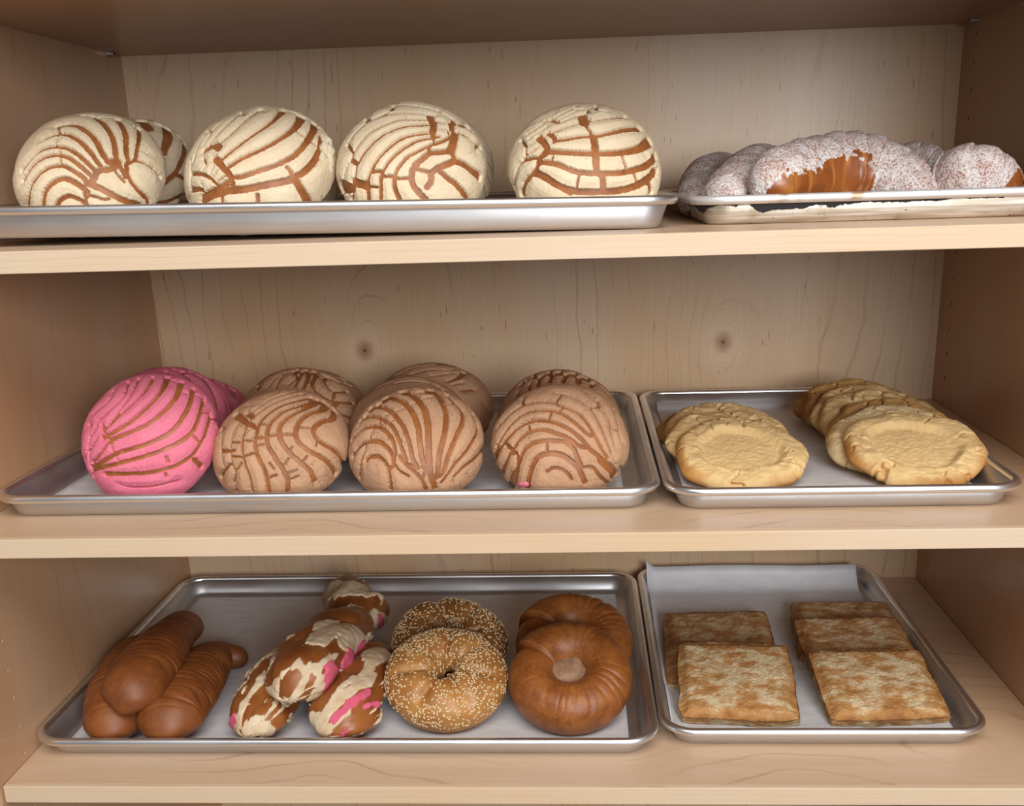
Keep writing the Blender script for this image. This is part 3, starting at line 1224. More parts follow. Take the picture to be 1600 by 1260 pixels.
        (35,130,1150,150,1040,210,920,300,800,330,720),
        (50,400,690,430,610),
        (90,220,1130,300,1080,340,1130),
    ],
    'T1p': [
        (24,90,1130,120,1060),
    ],
    'T2c': [
        (40,370,940,390,860,440,760,500,700,560,660),
        (90,400,1010,480,1020,540,980,600,930,700,900,730,860),
        (60,730,860,720,760,680,680),
        (40,560,660,620,740,600,820,540,900,480,960),
        (40,350,960,400,1030,480,1040),
        (70,700,500,800,400,880,420,960,440,1000,490,900,530),
    ],
    'T2p': [
        (40,1010,540,960,600,900,650),
        (50,800,740,770,850,740,950,680,1000),
        (40,280,1020,340,1040,480,1070,600,1060,680,1000),
    ],
    'T3c': [
        (70,560,1150,640,1110,720,1060,820,960,940,860,1030,770,1090,640,1140,580),
        (50,760,1150,860,1060,920,1000),
        (30,860,830,960,760),
    ],
    'T3p': [
        (45,830,1050,930,950,1030,870),
        (24,1030,960,1110,935),
        (20,870,1160,900,1120),
    ],
    'T4c': [
        (80,740,190,830,140,960,130,1030,150),
        (90,870,330,950,290,1000,340,1080,400,1120,450),
    ],
    'T4p': [
        (30,720,410,770,400),
        (20,1130,330,1150,420),
    ],
}

GC, GP, GB = 'cream shell buns on the upper shelf', 'pink shell buns on the middle shelf', 'tan shell buns on the middle shelf'
TRC = exec_traces
F_C1, F_C2, F_C3, F_C4 = (20, 170, 5.517), (280, 155, 5.926), (520, 150, 5.926), (780, 150, 5.926)
F_P, F_B1, F_B2, F_B3 = (120, 560, 5.714), (320, 560, 5.714), (530, 555, 5.714), (750, 560, 5.714)


def tray_floor(px_):
    x = at(px_, 0.15, Z1)[0]
    return Z1 + 0.0016 + ROLL * max(0, 0.665 - x) - 0.0005


bun('leftmost cream shell bun at the front of the upper tray', 141, 235, 178, 0.150, tray_floor(141), M_cream, TRC['C1'], F_C1, GC, az=0.10, seed=11)
bun('cream shell bun half hidden behind the leftmost cream bun', 201, 204, 186, 0.272, tray_floor(201), M_cream, TRC['C1b'], F_C1, GC, az=-0.15, seed=12, fine=False)
r, a_, e_, c_, bv = bun('cream shell bun with a torn pale right edge, second from the left', 408, 237, 167, 0.150, tray_floor(408), M_cream, TRC['C2'], F_C2, GC, az=-0.18, seed=13)
tc = []
for x, y, rr in ((1345, 340, .006), (1362, 420, .008), (1372, 500, .009), (1372, 580, .009), (1378, 650, .007), (1330, 560, .006), (1385, 450, .006), (1340, 480, .007), (1390, 540, .006)):
    h_ = bv.ray_cast(Vector(CAM_LOC), Vector(ray(280 + x / 5.926, 155 + y / 5.926)).normalized())
    if h_[0] is not None:
        tc.append((np.array(h_[0]), (rr * 0.7, 0.005, rr)))
if tc:
    ob = lump_part('torn_crumb', r, tc, M_crumb, 3)
    ob['label'] = 'torn whitish crumb edge'
bun('cream shell bun hidden behind the one with the torn edge', 433, 205, 188, 0.272, tray_floor(433), M_cream, [], F_C2, GC, az=0.15, seed=14, fine=False)
bun('cream shell bun with long arched grooves, third from the left', 643, 231, 160, 0.150, tray_floor(643), M_cream, TRC['C3'], F_C3, GC, az=0.08, seed=15)
bun('cream shell bun peeking out behind the one with arched grooves', 668, 206, 172, 0.272, tray_floor(664), M_cream, [], F_C3, GC, az=0.2, seed=16, fine=False, skirt=92)
bun('rightmost cream shell bun with brick-like grooves, standing alone', 913, 235, 163, 0.150, tray_floor(913), M_cream, TRC['C4'], F_C4, GC, az=0.12, seed=17, skirt=98)

FL2 = Z2 + 0.0020
bun('bright pink shell bun at the front left of the middle tray', 235, 211, 585, 0.135, FL2, M_pink, TRC['P'], F_P, GP, az=-0.10, seed=21, bun_mat=M_bun_pink)
bun('pink shell bun directly behind the front pink bun', 262, 199, 574, 0.250, FL2, M_pink, TRC['Pb'], F_P, GP, az=0.2, seed=22, bun_mat=M_bun_pink, fine=False)
bun('rearmost pink shell bun, only its dark right side in view', 300, 184, 590, 0.358, FL2, M_pink, TRC['Pc'], F_P, GP, az=0.3, seed=23, bun_mat=M_bun_pink, fine=False)
bun('tan shell bun with wavy grooves in front, right of the pink bun', 440, 211, 610, 0.135, FL2, M_choc, TRC['B1'], F_B1, GB, az=-0.05, seed=24)
bun('tan shell bun right behind the one with wavy grooves', 466, 190, 575, 0.245, FL2, M_choc, TRC['B1b'], F_B1, GB, az=0.1, seed=25, fine=False)
bun('dark rearmost tan shell bun below the left wood knot', 486, 178, 578, 0.350, FL2, M_choc, TRC['B1c'], F_B1, GB, az=0.2, seed=26, fine=False)
bun('tan shell bun with a fan of grooves rising from its base, in front', 651, 209, 606, 0.135, FL2, M_choc, TRC['B2'], F_B2, GB, az=0.0, seed=27)
bun('tan shell bun squeezed between the fan-grooved bun and the rearmost bun', 640, 190, 589, 0.225, FL2, M_choc, TRC['B2b'], F_B2, GB, az=0.1, seed=28, fine=False)
bun('big rearmost tan shell bun behind the fan-grooved bun', 677, 187, 567, 0.345, FL2, M_choc, TRC['B2c'], F_B2, GB, az=0.15, seed=29, fine=False)
r, a_, e_, c_, bv = bun('rightmost tan shell bun with arched grooves and pink crumbs at its base', 875, 212, 602, 0.135, FL2, M_choc, TRC['B3'], F_B3, GB, az=0.0, seed=30)
tc = []
for x, y, rr in ((375, 1128, .003), (405, 1120, .004), (510, 1118, .003), (545, 1112, .004), (610, 1132, .003), (650, 1136, .004), (700, 1142, .003)):
    h_ = bv.ray_cast(Vector(CAM_LOC), Vector(ray(750 + x / 5.714, 560 + y / 5.714)).normalized())
    if h_[0] is not None:
        tc.append((np.array(h_[0]), (rr * 1.6, 0.003, rr * 0.8)))
if tc:
    ob = lump_part('pink_crumbs', r, tc, M_pink, 5)
    ob['label'] = 'bits of pink sugar crust'
bun('dark ridged tan shell bun behind the rightmost tan bun', 873, 190, 578, 0.248, FL2, M_choc, TRC['B3b'], F_B3, GB, az=0.0, seed=31, fine=False)


# ------------------------------------------------------------------ swept breads
def sweep(pts, nu=160, nv=96, mod=None, bottom=0.72, seed=0, lump=0.03):
    """pts: (photo column, depth Y, centre height z, half width, half height) -> grid V, normals, u, phi"""
    K = np.array([[*at(p[0], p[1], p[2]), p[3], p[4]] for p in pts])
    C = catmull(K, 24)
    seg = np.r_[0, np.cumsum(np.linalg.norm(np.diff(C[:, :3], axis=0), axis=1))]
    # rounded caps: denser at ends
    t = 0.5 - 0.5 * np.cos(np.linspace(0, PI, nu))
    t = 0.5 * t + 0.5 * np.linspace(0, 1, nu)
    S_ = t * seg[-1]
    C = np.stack([np.interp(S_, seg, C[:, k]) for k in range(5)], 1)
    tan = np.gradient(C[:, :3], axis=0)
    tan /= np.linalg.norm(tan, axis=1, keepdims=True)
    up = np.array([0, 0, 1.0])
    side = np.cross(tan, up)
    side /= np.linalg.norm(side, axis=1, keepdims=True)
    nrm = np.cross(side, tan)
    ph = np.linspace(0, 2 * PI, nv, endpoint=False)
    rw, rh = np.maximum(C[:, 3], 1e-4), np.maximum(C[:, 4], 1e-4)
    # round the ends over a length equal to the local radius
    for sgn, dist in ((0, S_), (1, seg[-1] - S_)):
        R_ = np.interp(0.02 if sgn == 0 else seg[-1] - 0.02, S_, rw)
        k = np.sqrt(np.clip(1 - (1 - np.clip(dist / R_, 0, 1)) ** 2, 0.0004, 1))
        rw, rh = rw * k, rh * k
    cs, sn = np.cos(ph), np.sin(ph)
    sn = np.where(sn < 0, sn * bottom, sn)
    rad = np.ones((nu, nv))
    U = np.repeat((S_ / seg[-1])[:, None], nv, 1)
    PH = np.repeat(ph[None], nu, 0)
    if mod is not None:
        rad = rad + mod(U, PH, S_)
    V = C[:, None, :3] + side[:, None, :] * (rw[:, None] * cs * rad)[..., None] + nrm[:, None, :] * (rh[:, None] * sn * rad)[..., None]
    V = V + nrm[:, None, :] * 0
    cen = C[:, None, :3]
    V = cen + (V - cen) * (1 + lump * vnoise(V, 38, seed))[..., None]
    du = np.gradient(V, axis=0)
    dv = np.roll(V, -1, 1) - np.roll(V, 1, 1)
    Nn = np.cross(dv, du)
    Nn /= np.linalg.norm(Nn, axis=-1, keepdims=True) + 1e-12
    out = V - cen
    if (out * Nn).sum() < 0:
        Nn = -Nn
    return V, Nn, U, PH


def swept_obj(name, V, mat, root, attrs=None):
    nu, nv = V.shape[:2]
    Vf = V.reshape(-1, 3)
    Vf = np.vstack([Vf, V[0].mean(0), V[-1].mean(0)])
    if attrs:
        attrs = {k: np.r_[a.ravel(), 0, 0] for k, a in attrs.items()}
    L, s = grid_faces(nu, nv, True, len(Vf) - 2, len(Vf) - 1)
    return np_mesh(name, Vf, L, s, mat, root, origin=np.array(root.location), attrs=attrs), Vf, L, s


def settle(V, floor):
    """drop or lift a grid so that its lowest point touches floor"""
    return V + np.array([0, 0, floor - V[..., 2].min()])


# sugared croissants on the scorched tray
FL1 = Z1 + 0.0014


def croissant(pts, label, seed, nb=11, bare=None, dark=False):
    def mod(U, PH, S_):
        x = U * nb + 0.25 * np.sin(PH + seed)
        f_ = x - np.floor(x)
        up = np.abs(U - 0.5) * 2
        return 0.11 * (f_ ** 0.6 - 0.5) * (1 - 0.3 * up)
    V, Nn, U, PH = sweep([(p[0], p[1], FL1 + p[2], p[3], p[4]) for p in pts], 260, 150, mod, bottom=0.9, seed=seed, lump=0.05)
    V = settle(V, FL1)
    base = np.array([*V[..., :2].reshape(-1, 2).mean(0), FL1])
    root = thing('croissant', base, label, 'croissant', 'sugared croissants on the scorched tray')
    x = U * nb + 0.25 * np.sin(PH + seed) + 0.9 * vnoise(V, 45, seed + 8)
    band = (np.sin(x * 2 * PI * 0.8 + seed) * 0.5 + 0.5) ** 2 * (0.6 + 0.5 * vnoise(V, 70, seed + 9))
    swept_obj('rolled_dough', V, M_crois, root, {'band': band})
    # sugar lies where the roll was dipped: the upper side, ragged lower margin
    cz = np.sin(PH)
    facing = np.cos(PH) if True else 0
    m_ = cz + 0.35 * fbm(V, 60, seed) + 0.22 * vnoise(V, 260, seed + 4)
    lim = 0.42 if bare is None else bare(U, PH)
    e = (m_ - lim) * 0.02
    h = -0.0012 + 0.0019 * sstep(-0.002, 0.002, e) + 0.0005 * vnoise(V, 800, seed + 1) + 0.00035 * vnoise(V, 420, seed + 2)
    swept_obj('sugar_coating', V + Nn * h[..., None], M_sugar, root)
    return root


def front_bare(u0, u1, hi, lo, side=1):
    # bare crust on the camera side between u0 and u1
    def f_(U, PH):
        front = np.cos(PH) * side           # which flank
        k = sstep(u0 - 0.1, u0 + 0.1, U) * (1 - sstep(u1 - 0.22, u1, U)) * sstep(-0.2, 0.35, front)
        return lo + (hi - lo) * k
    return f_


croissant([(1183, .128, .016, .012, .016), (1208, .142, .028, .026, .028), (1252, .186, .034, .036, .036), (1312, .212, .037, .040, .0385), (1368, .212, .034, .037, .036), (1412, .195, .026, .028, .027), (1446, .172, .014, .018, .014), (1470, .160, .008, .008, .008)],
          'large golden sugared croissant at the front of the scorched tray', 41, 12, front_bare(-0.1, 0.80, 0.42, -0.7, 1))
croissant([(1112, .150, .010, .012, .011), (1135, .165, .020, .024, .021), (1163, .215, .030, .032, .030), (1190, .270, .036, .034, .034), (1225, .300, .030, .030, .030), (1262, .310, .015, .014, .014)],
          'sugared croissant pointing forward just left of the large golden one', 42, 8, front_bare(0.05, 0.3, 0.5, -0.6, 1))
croissant([(1081, .225, .012, .010, .010), (1092, .265, .022, .022, .021), (1107, .325, .031, .029, .030), (1136, .370, .033, .032, .032), (1170, .400, .026, .028, .026), (1205, .412, .012, .012, .012)],
          'leftmost sugared croissant, in shade beside the wide tray', 43, 8, front_bare(0.1, 0.25, 0.3, -0.6, 1))
croissant([(1345, .318, .016, .012, .014), (1378, .318, .030, .027, .029), (1425, .318, .036, .033, .035), (1462, .305, .030, .029, .030), (1492, .280, .016, .014, .015)],
          'sugared croissant behind the large golden one, to its right', 44, 9, front_bare(0.25, 0.75, 0.55, -0.4, 1))
croissant([(1463, .205, .016, .012, .015), (1483, .195, .028, .024, .028), (1515, .180, .033, .030, .032), (1552, .185, .027, .026, .027), (1580, .198, .014, .012, .014)],
          'rightmost sugared croissant near the right side panel', 45, 7, front_bare(0.62, 0.98, 0.70, -0.6, 1))
croissant([(1318, .425, .018, .012, .016), (1346, .440, .031, .027, .031), (1378, .440, .031, .026, .030), (1408, .430, .018, .014, .017)],
          'dark sugared croissant at the very back of the scorched tray', 46, 6, front_bare(0.2, 0.5, 0.2, -0.8, 1))


# brown ridged loaves
def loaf(pts, label, floor, seed, u0, u1, n, settle_=True):
    def mod(U, PH, S_):
        k = sstep(u0, u0 + 0.1, U) * (1 - sstep(u1 - 0.1, u1, U))
        x = U * n + 0.22 * np.sin(PH * 2 + seed) + 0.45 * np.sin(U * 17) + 0.3 * np.sin(U * 41 + PH * 1.7)
        return -0.060 * k * np.abs(np.cos(x * PI)) ** 7 * sstep(-0.5, 0.1, np.sin(PH)) * (0.55 + 0.45 * np.sin(U * 31 + PH * 2.3)) + 0.006 * k * np.sin(x * 2 * PI * 2.6 + PH)
    V, Nn, U, PH = sweep([(p[0], p[1], floor + p[2], p[3], p[4]) for p in pts], 300, 110, mod, bottom=0.85, seed=seed)
    if settle_:
        V = settle(V, floor)
    base = np.array([*V[..., :2].reshape(-1, 2).mean(0), V[..., 2].min()])
    root = thing('ridged_loaf', base, label, 'bread', 'brown ridged loaves in the lower tray')
    swept_obj('crust', V, M_loaf, root)
    return root


FL3 = Z3 + 0.0021
loaf([(170, .060, .020, .026, .020), (178, .095, .026, .032, .026), (188, .150, .030, .034, .030), (212, .215, .030, .031, .030), (245, .262, .022, .022, .022), (268, .285, .014, .010, .010)],
     'brown ridged loaf lowest at the left, under the top loaf', FL3, 51, 0.05, 0.95, 24)
loaf([(252, .058, .020, .030, .022), (268, .095, .028, .037, .028), (295, .150, .029, .036, .029), (318, .205, .027, .031, .027), (338, .242, .022, .022, .021), (362, .252, .017, .015, .016), (386, .250, .015, .012, .014)],
     'brown ridged loaf with a curved tail, right of the top loaf', FL3, 52, 0.06, 0.85, 25)
loaf([(190, .066, .042, .022, .018), (204, .088, .052, .033, .026), (230, .138, .059, .036, .027), (257, .200, .055, .031, .025), (272, .250, .045, .027, .023), (286, .290, .036, .025, .022), (292, .312, .030, .016, .017)],
     'smooth brown loaf on top of the two lower loaves', FL3, 53, 0.14, 0.82, 26, False)


# pink and cream twisted pastries
def twist(pts, label, floor, seed, cream, pink, settle_=True):
    def mod(U, PH, S_):
        return 0.22 * np.abs(np.sin(PH * 1.0 + U * 3.2 + seed)) - 0.11 + 0.02 * np.sin(U * 22 + PH * 2 + seed)
    V, Nn, U, PH = sweep([(p[0], p[1], floor + p[2], p[3], p[4]) for p in pts], 240, 180, mod, bottom=0.85, seed=seed, lump=0.09)
    if settle_:
        V = settle(V, floor)
    base = np.array([*V[..., :2].reshape(-1, 2).mean(0), V[..., 2].min()])
    root = thing('twisted_pastry', base, label, 'pastry', 'pink and cream twisted pastries')
    ob, Vf, L, s = swept_obj('dough', V, M_twist, root)
    ends = list(s[1:]) + [len(L)]
    bvh = BVHTree.FromPolygons([tuple(map(float, v)) for v in Vf], [list(map(int, L[i:j])) for i, j in zip(s, ends)])
    for nm, tr, mt, hh in (('cream_topping', cream, M_twc, 0.0022), ('pink_topping', pink, M_twp, 0.0026)):
        A, B, H = lay(bvh, tr, 340, 890, 4.5, grow=1.25 if nm == 'cream_topping' else 1.7, extra=0.0004)
        if not len(A):
            continue
        Vv = V.reshape(-1, 3)
        e = -seg_dist(Vv, A, B, H) + 0.0016 * vnoise(Vv, 170, seed) + 0.0022 * vnoise(Vv * np.array([1, 0.45, 1]), 110, seed + 2) - 0.0004
        if nm == 'cream_topping':
            n_ = vnoise(np.stack([U * 5, PH * 2.2 + U * 3, 0 * U], -1), 1.0, seed + 11).ravel()
            e = np.maximum(e, np.minimum((n_ - 0.58) * 0.006, 0.0008) + 0.0006 * vnoise(Vv, 300, seed + 12))
        e = e + 0.0042 * fbm(np.stack([U * 8, PH * 7 + U * 9, 0 * U], -1), 1.0, seed + 20, 4).ravel() - 0.0004
        h = -0.0016 + (0.0016 + hh) * sstep(-0.0007, 0.0010, e) + 0.0006 * vnoise(Vv, 190, seed + 3)
        swept_obj(nm, V + Nn * h.reshape(V.shape[:2])[..., None], mt, root)
    return root


twist([(388, .066, .018, .018, .014), (404, .095, .024, .029, .022), (428, .155, .027, .031, .026), (455, .225, .024, .024, .022), (476, .262, .016, .012, .012)],
      'twisted pastry at the lower left of the pink and cream pile', FL3, 61, TRC['T1c'], TRC['T1p'])
twist([(512, .066, .018, .028, .016), (534, .095, .024, .038, .023), (560, .155, .028, .036, .027), (584, .215, .026, .027, .024), (600, .250, .018, .014, .014)],
      'twisted pastry at the lower right of the pink and cream pile', FL3, 62, TRC['T3c'], TRC['T3p'])
twist([(452, .078, .052, .022, .018), (464, .105, .058, .035, .026), (488, .155, .060, .036, .028), (520, .215, .056, .033, .027), (548, .262, .048, .031, .024), (566, .292, .040, .020, .018)],
      'twisted pastry with thick cream lying on top of the pink and cream pile', FL3, 63, TRC['T2c'], TRC['T2p'], False)
twist([(584, .318, .034, .020, .020), (568, .338, .036, .034, .030), (550, .375, .035, .034, .030), (538, .415, .032, .026, .026), (534, .440, .028, .018, .020)],
      'rearmost twisted pastry standing behind the pink and cream pile', FL3, 64, TRC['T4c'], TRC['T4p'])


# ------------------------------------------------------------------ rings, cookies and squares
def frame3(e_tilt, yaw):
    """local axes of a disc whose back edge is raised by e_tilt, turned by yaw"""
    cy, sy = math.cos(yaw), math.sin(yaw)
    ct, st = math.cos(e_tilt), math.sin(e_tilt)
    return np.array([[cy, sy, 0], [-sy * ct, cy * ct, st], [sy * st, -cy * st, ct]])


def ring_bread(name, label, cat, group, cx, wpx, Y, tilt, yaw, floor, hgt, mat, style, seed, lift=0.0):
    R_ = 0.5 * wpx / pxm(at(cx, Y, floor + 0.03))
    nr, nph = 150, 420
    # profile: t 0 (hole) .. pi (outer base)
    t = np.linspace(0, 1, nr)[:, None]
    ph = np.linspace(0, 2 * PI, nph, endpoint=False)[None, :]
    r_in = 0.22 if style == 'plain' else 0.07
    # torus-like section
    ang = PI * (1 - t) * 1.0 + (-0.62) * t          # from inner side over the top down under
    mid = (1 + r_in) / 2
    hw = (1 - r_in) / 2
    rr = mid + hw * np.cos(ang)
    zz = hgt * np.sign(np.sin(ang)) * np.abs(np.sin(ang)) ** 0.85
    rr = rr + 0 * ph
    zz = zz + 0 * ph
    X = np.stack([rr * np.cos(ph), rr * np.sin(ph), zz], -1)
    up = sstep(0.0, 0.5, np.sin(ang))
    if style == 'plain':
        q = (ph - 2.55) / (2 * PI)
        q = q - np.floor(q)
        k = 1 + 0.12 * (q - 0.5) * 1.0 - 0.20 * np.exp(-q / 0.03)
        kk = (0.5 + 0.5 * np.cos(ph + 0.35)) ** 1.5
        wv = ph * 13 + 2.2 * vnoise(X, 2.2, seed) + 1.5 * vnoise(np.stack([np.cos(ph) + 0 * rr, np.sin(ph) + 0 * rr, 0 * rr], -1), 3.0, seed + 4)
        am = 0.35 + 0.65 * vnoise(X, 3.0, seed + 6)
        ridg = -np.abs(np.cos(wv)) ** 7 * 0.11 * (0.16 + kk) * np.clip(am, 0, 1) * up * sstep(0.3, 0.75, rr)
        ridg = ridg + 0.03 * vnoise(X, 2.2, seed + 7)
        k = k + ridg
        rr2 = mid + (rr - mid) * k
        zz = zz * k
        rr = np.where(rr > mid, rr2, rr)
    else:
        k = 1 + 0.10 * vnoise(X, 1.6, seed) * up + 0.07 * vnoise(X, 3.5, seed + 1) * up
        k = k - 0.16 * up * np.abs(np.cos(ph * 3.5 + 1.2 + 0.6 * vnoise(X, 1.2, seed + 2))) ** 9
        zz = zz * k
        rr = rr * (1 + 0.03 * np.cos(ph * 2 + 0.5) + 0.02 * vnoise(X, 1.2, seed + 5))
        # slit instead of a round hole
        c_, s_ = np.cos(ph - 0.75), np.sin(ph - 0.75)
        k2 = np.exp(-(rr / 0.22) ** 2)
        rr = rr + k2 * 0.20 * (np.abs(c_) - 0.30)
    P = np.stack([rr * np.cos(ph), rr * np.sin(ph), zz], -1) * R_
    Mx = frame3(tilt, yaw)
    Vw = P @ Mx
    c = at(cx, Y, floor + 0.03)
    c[2] = floor - Vw[..., 2].min() + lift
    Vw = Vw + c
    base = np.array([c[0], c[1], floor])
    root = thing(name, base, label, cat, group)
    L, s = grid_faces(nr, nph)
    L = np.asarray(L)
    # close the underside
    idx = np.arange((nr - 1) * nph, nr * nph)
    s = np.r_[s, len(L)]
    L = np.r_[L, idx]
    np_mesh('crust', Vw.reshape(-1, 3), L, s, mat, root, origin=base)
    if style == 'plain':
        n1, n2 = 14, 48
        a = np.linspace(0.02, 1, n1)[:, None]
        p2 = np.linspace(0, 2 * PI, n2, endpoint=False)[None, :]
        Q = np.stack([a * 0.29 * np.cos(p2), a * 0.29 * np.sin(p2), 0.20 + 0 * a + 0 * p2], -1)
        Q[..., 2] += 0.03 * vnoise(Q, 9, seed) + 0.06 * (1 - a)
        Q = (Q * R_) @ Mx + c
        V = np.vstack([Q.reshape(-1, 3), Q[0].mean(0)])
        L, s = grid_faces(n1, n2, True, len(V) - 1, None)
        ob = np_mesh('crumb_center', V, L, s, M_core, root, origin=base)
        ob['label'] = 'pale rough crumb in the hole'
    else:
        du = np.gradient(Vw, axis=0)
        dv = np.roll(Vw, -1, 1) - np.roll(Vw, 1, 1)
        Nn = np.cross(du, dv)
        Nn /= np.linalg.norm(Nn, axis=-1, keepdims=True) + 1e-12
        if (Nn[nr // 2, :, 2]).mean() < 0:
            Nn = -Nn
        g = np.random.default_rng(seed)
        # candidate points, accept by area and by clumps
        want = 1250
        ii = g.integers(4, int(nr * 0.86), 40000)
        jj = g.integers(0, nph, 40000)
        wgt = rr[ii, jj] * (0.35 + 0.65 * sstep(-0.45, 0.35, vnoise(X[ii, jj], 3.2, seed + 9)))
        keep = g.random(40000) < wgt * 0.6
        ii, jj = ii[keep], jj[keep]
        pts = Vw[ii, jj]
        sel, cells = [], {}
        for k_ in range(len(pts)):
            key = tuple(np.floor(pts[k_] / 0.0026).astype(int))
            if key in cells:
                continue
            cells[key] = 1
            sel.append(k_)
            if len(sel) >= want:
                break
        Vs, Ls, Ss, off, lo = [], [], [], 0, 0
        n1, n2 = 5, 7
        th = np.linspace(0.35, PI - 0.35, n1)[:, None]
        p2 = np.linspace(0, 2 * PI, n2, endpoint=False)[None, :]
        S0 = np.stack([np.sin(th) * np.cos(p2) * 0.00085, np.sin(th) * np.sin(p2) * 0.0006, np.cos(th) * 0.00155 + 0 * p2], -1).reshape(-1, 3)
        S0 = np.vstack([S0, [0, 0, 0.0017], [0, 0, -0.0016]])
        L0, s0 = grid_faces(n1, n2, True, len(S0) - 2, len(S0) - 1)
        for k_ in sel:
            n_ = Nn[ii[k_], jj[k_]]
            a_ = np.cross(n_, g.normal(size=3))
            a_ /= np.linalg.norm(a_) + 1e-9
            b_ = np.cross(n_, a_)
            Vs.append(S0 @ np.stack([b_, n_, a_]) + pts[k_] + n_ * 0.0004)
            Ls.append(L0 + off)
            Ss.append(s0 + lo)
            off += len(S0)
            lo += len(L0)
        ob = np_mesh('sesame_seeds', np.vstack(Vs), np.concatenate(Ls), np.concatenate(Ss), M_seed, root, origin=base)
        ob['kind'] = 'stuff'
        ob['label'] = 'scattered pale sesame seeds'
    return root


GR1, GR2 = 'plain ring breads in the lower tray', 'sesame ring breads in the lower tray'
ring_bread('ring_bread', 'glossy brown ring bread in front, pale crumb in its hole', 'bread', GR1, 890, 194, 0.142, math.radians(24), 0.05, FL3, 0.43, M_ring, 'plain', 71)
ring_bread('ring_bread', 'ridged brown ring bread lying behind the front plain ring', 'bread', GR1, 896, 184, 0.236, math.radians(18), 0.2, FL3, 0.44, M_ring, 'plain', 72)
ring_bread('sesame_ring', 'golden sesame ring bread in front, a dark slit at its middle', 'bread', GR2, 698, 184, 0.142, math.radians(25), 0.1, FL3, 0.44, M_ses, 'sesame', 73)
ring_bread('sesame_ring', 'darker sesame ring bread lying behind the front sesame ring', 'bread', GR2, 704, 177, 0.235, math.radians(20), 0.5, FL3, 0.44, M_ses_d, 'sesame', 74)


def cookie(label, group, cx, Y, rad, tilt, yaw, floor, mat, seed, lift=0.0, sx=1.0, spin=0.0):
    nr, nph = 130, 330
    t = np.linspace(0.004, 1, nr)[:, None]
    ph = np.linspace(0, 2 * PI, nph, endpoint=False)[None, :]
    g = np.random.default_rng(seed)
    split = 0.80
    rr = np.where(t < split, t / split, 1.0) + 0 * ph
    und = np.clip((t - split) / (1 - split), 0, 1) + 0 * ph
    edge_r = 1 + 0.035 * np.sin(3 * ph + g.uniform(0, 6)) + 0.02 * np.sin(7 * ph + g.uniform(0, 6))
    D_ = np.stack([np.cos(ph) * rr, np.sin(ph) * rr, 0 * rr], -1)
    # rim cracks: radial notches
    notch = 0 * rr
    for _ in range(11):
        a0 = g.uniform(0, 2 * PI)
        wd = g.uniform(0.013, 0.034)
        dp = g.uniform(0.45, 1.0)
        dphi = (ph - a0 + 0.16 * vnoise(D_, 7, seed + 3 + _) * sstep(0.5, 0.9, rr) + PI) % (2 * PI) - PI
        notch = np.maximum(notch, dp * np.exp(-(dphi / wd) ** 2) * sstep(0.60, 0.78, rr))
    thick = 0.0145
    r0 = 0.60 + 0.03 * np.sin(2 * ph + g.uniform(0, 6))
    rim = sstep(r0 - 0.05, r0 + 0.10, rr) * np.sqrt(np.clip(1 - ((rr - 0.84) / 0.17) ** 2 * (rr > 0.84), 0, 1))
    rim = rim * (0.82 + 0.22 * vnoise(D_, 3.2, seed + 12) + 0.10 * vnoise(D_, 9, seed + 13))
    z = thick * (0.45 + 0.52 * rim)
    z = z + 0.0006 * fbm(D_, 7, seed + 1) + 0.0004 * vnoise(D_, 22, seed + 2)
    z = z * (1 - 0.66 * notch)
    z = np.where(und > 0, z * (1 - und), z)
    crk = np.abs(vnoise(D_ * np.array([1, 2.4, 1]), 4.2, seed + 8))
    z = z - 0.0010 * np.exp(-(crk / 0.04) ** 2) * sstep(0.7, 1.0, rim) * (und == 0)
    R_ = rad * edge_r * (1 - 0.09 * notch * sstep(0.8, 0.95, rr)) * (1 + 0.03 * vnoise(D_ * 1.0, 3.5, seed + 14) * sstep(0.7, 1, rr))
    bul = 1 + 0.03 * np.sin(np.clip(und, 0, 1) * PI)
    P = np.stack([sx * R_ * rr * bul * np.cos(ph), R_ * rr * bul * np.sin(ph), z], -1)
    c_, s_ = math.cos(spin), math.sin(spin)
    Mx = frame3(tilt, yaw)
    Vw = P @ Mx
    c = at(cx, Y, floor + rad * math.sin(tilt))
    c[2] = floor - Vw[..., 2].min() + lift
    Vw = Vw + c
    base = np.array([c[0], c[1], floor + lift])
    bake = np.clip(sstep(0.80, 1.0, rr) * 0.7 + und * 0.5, 0, 1) * (0.55 + 0.6 * vnoise(D_, 2.0, seed + 5)) + 0.25 * notch
    V = Vw.reshape(-1, 3)
    V = np.vstack([V, V[:nph].mean(0)])
    L, s = grid_faces(nr, nph, True, len(V) - 1, None)
    idx = np.arange((nr - 1) * nph, nr * nph)
    s = np.r_[s, len(L)]
    L = np.r_[L, idx]
    ob = np_mesh('cookie', V, L, s, mat, None, origin=base, attrs={'bake': np.r_[bake.ravel(), 0]})
    ob.location = base
    ob['label'] = label
    ob['category'] = 'cookie'
    ob['group'] = group
    return ob


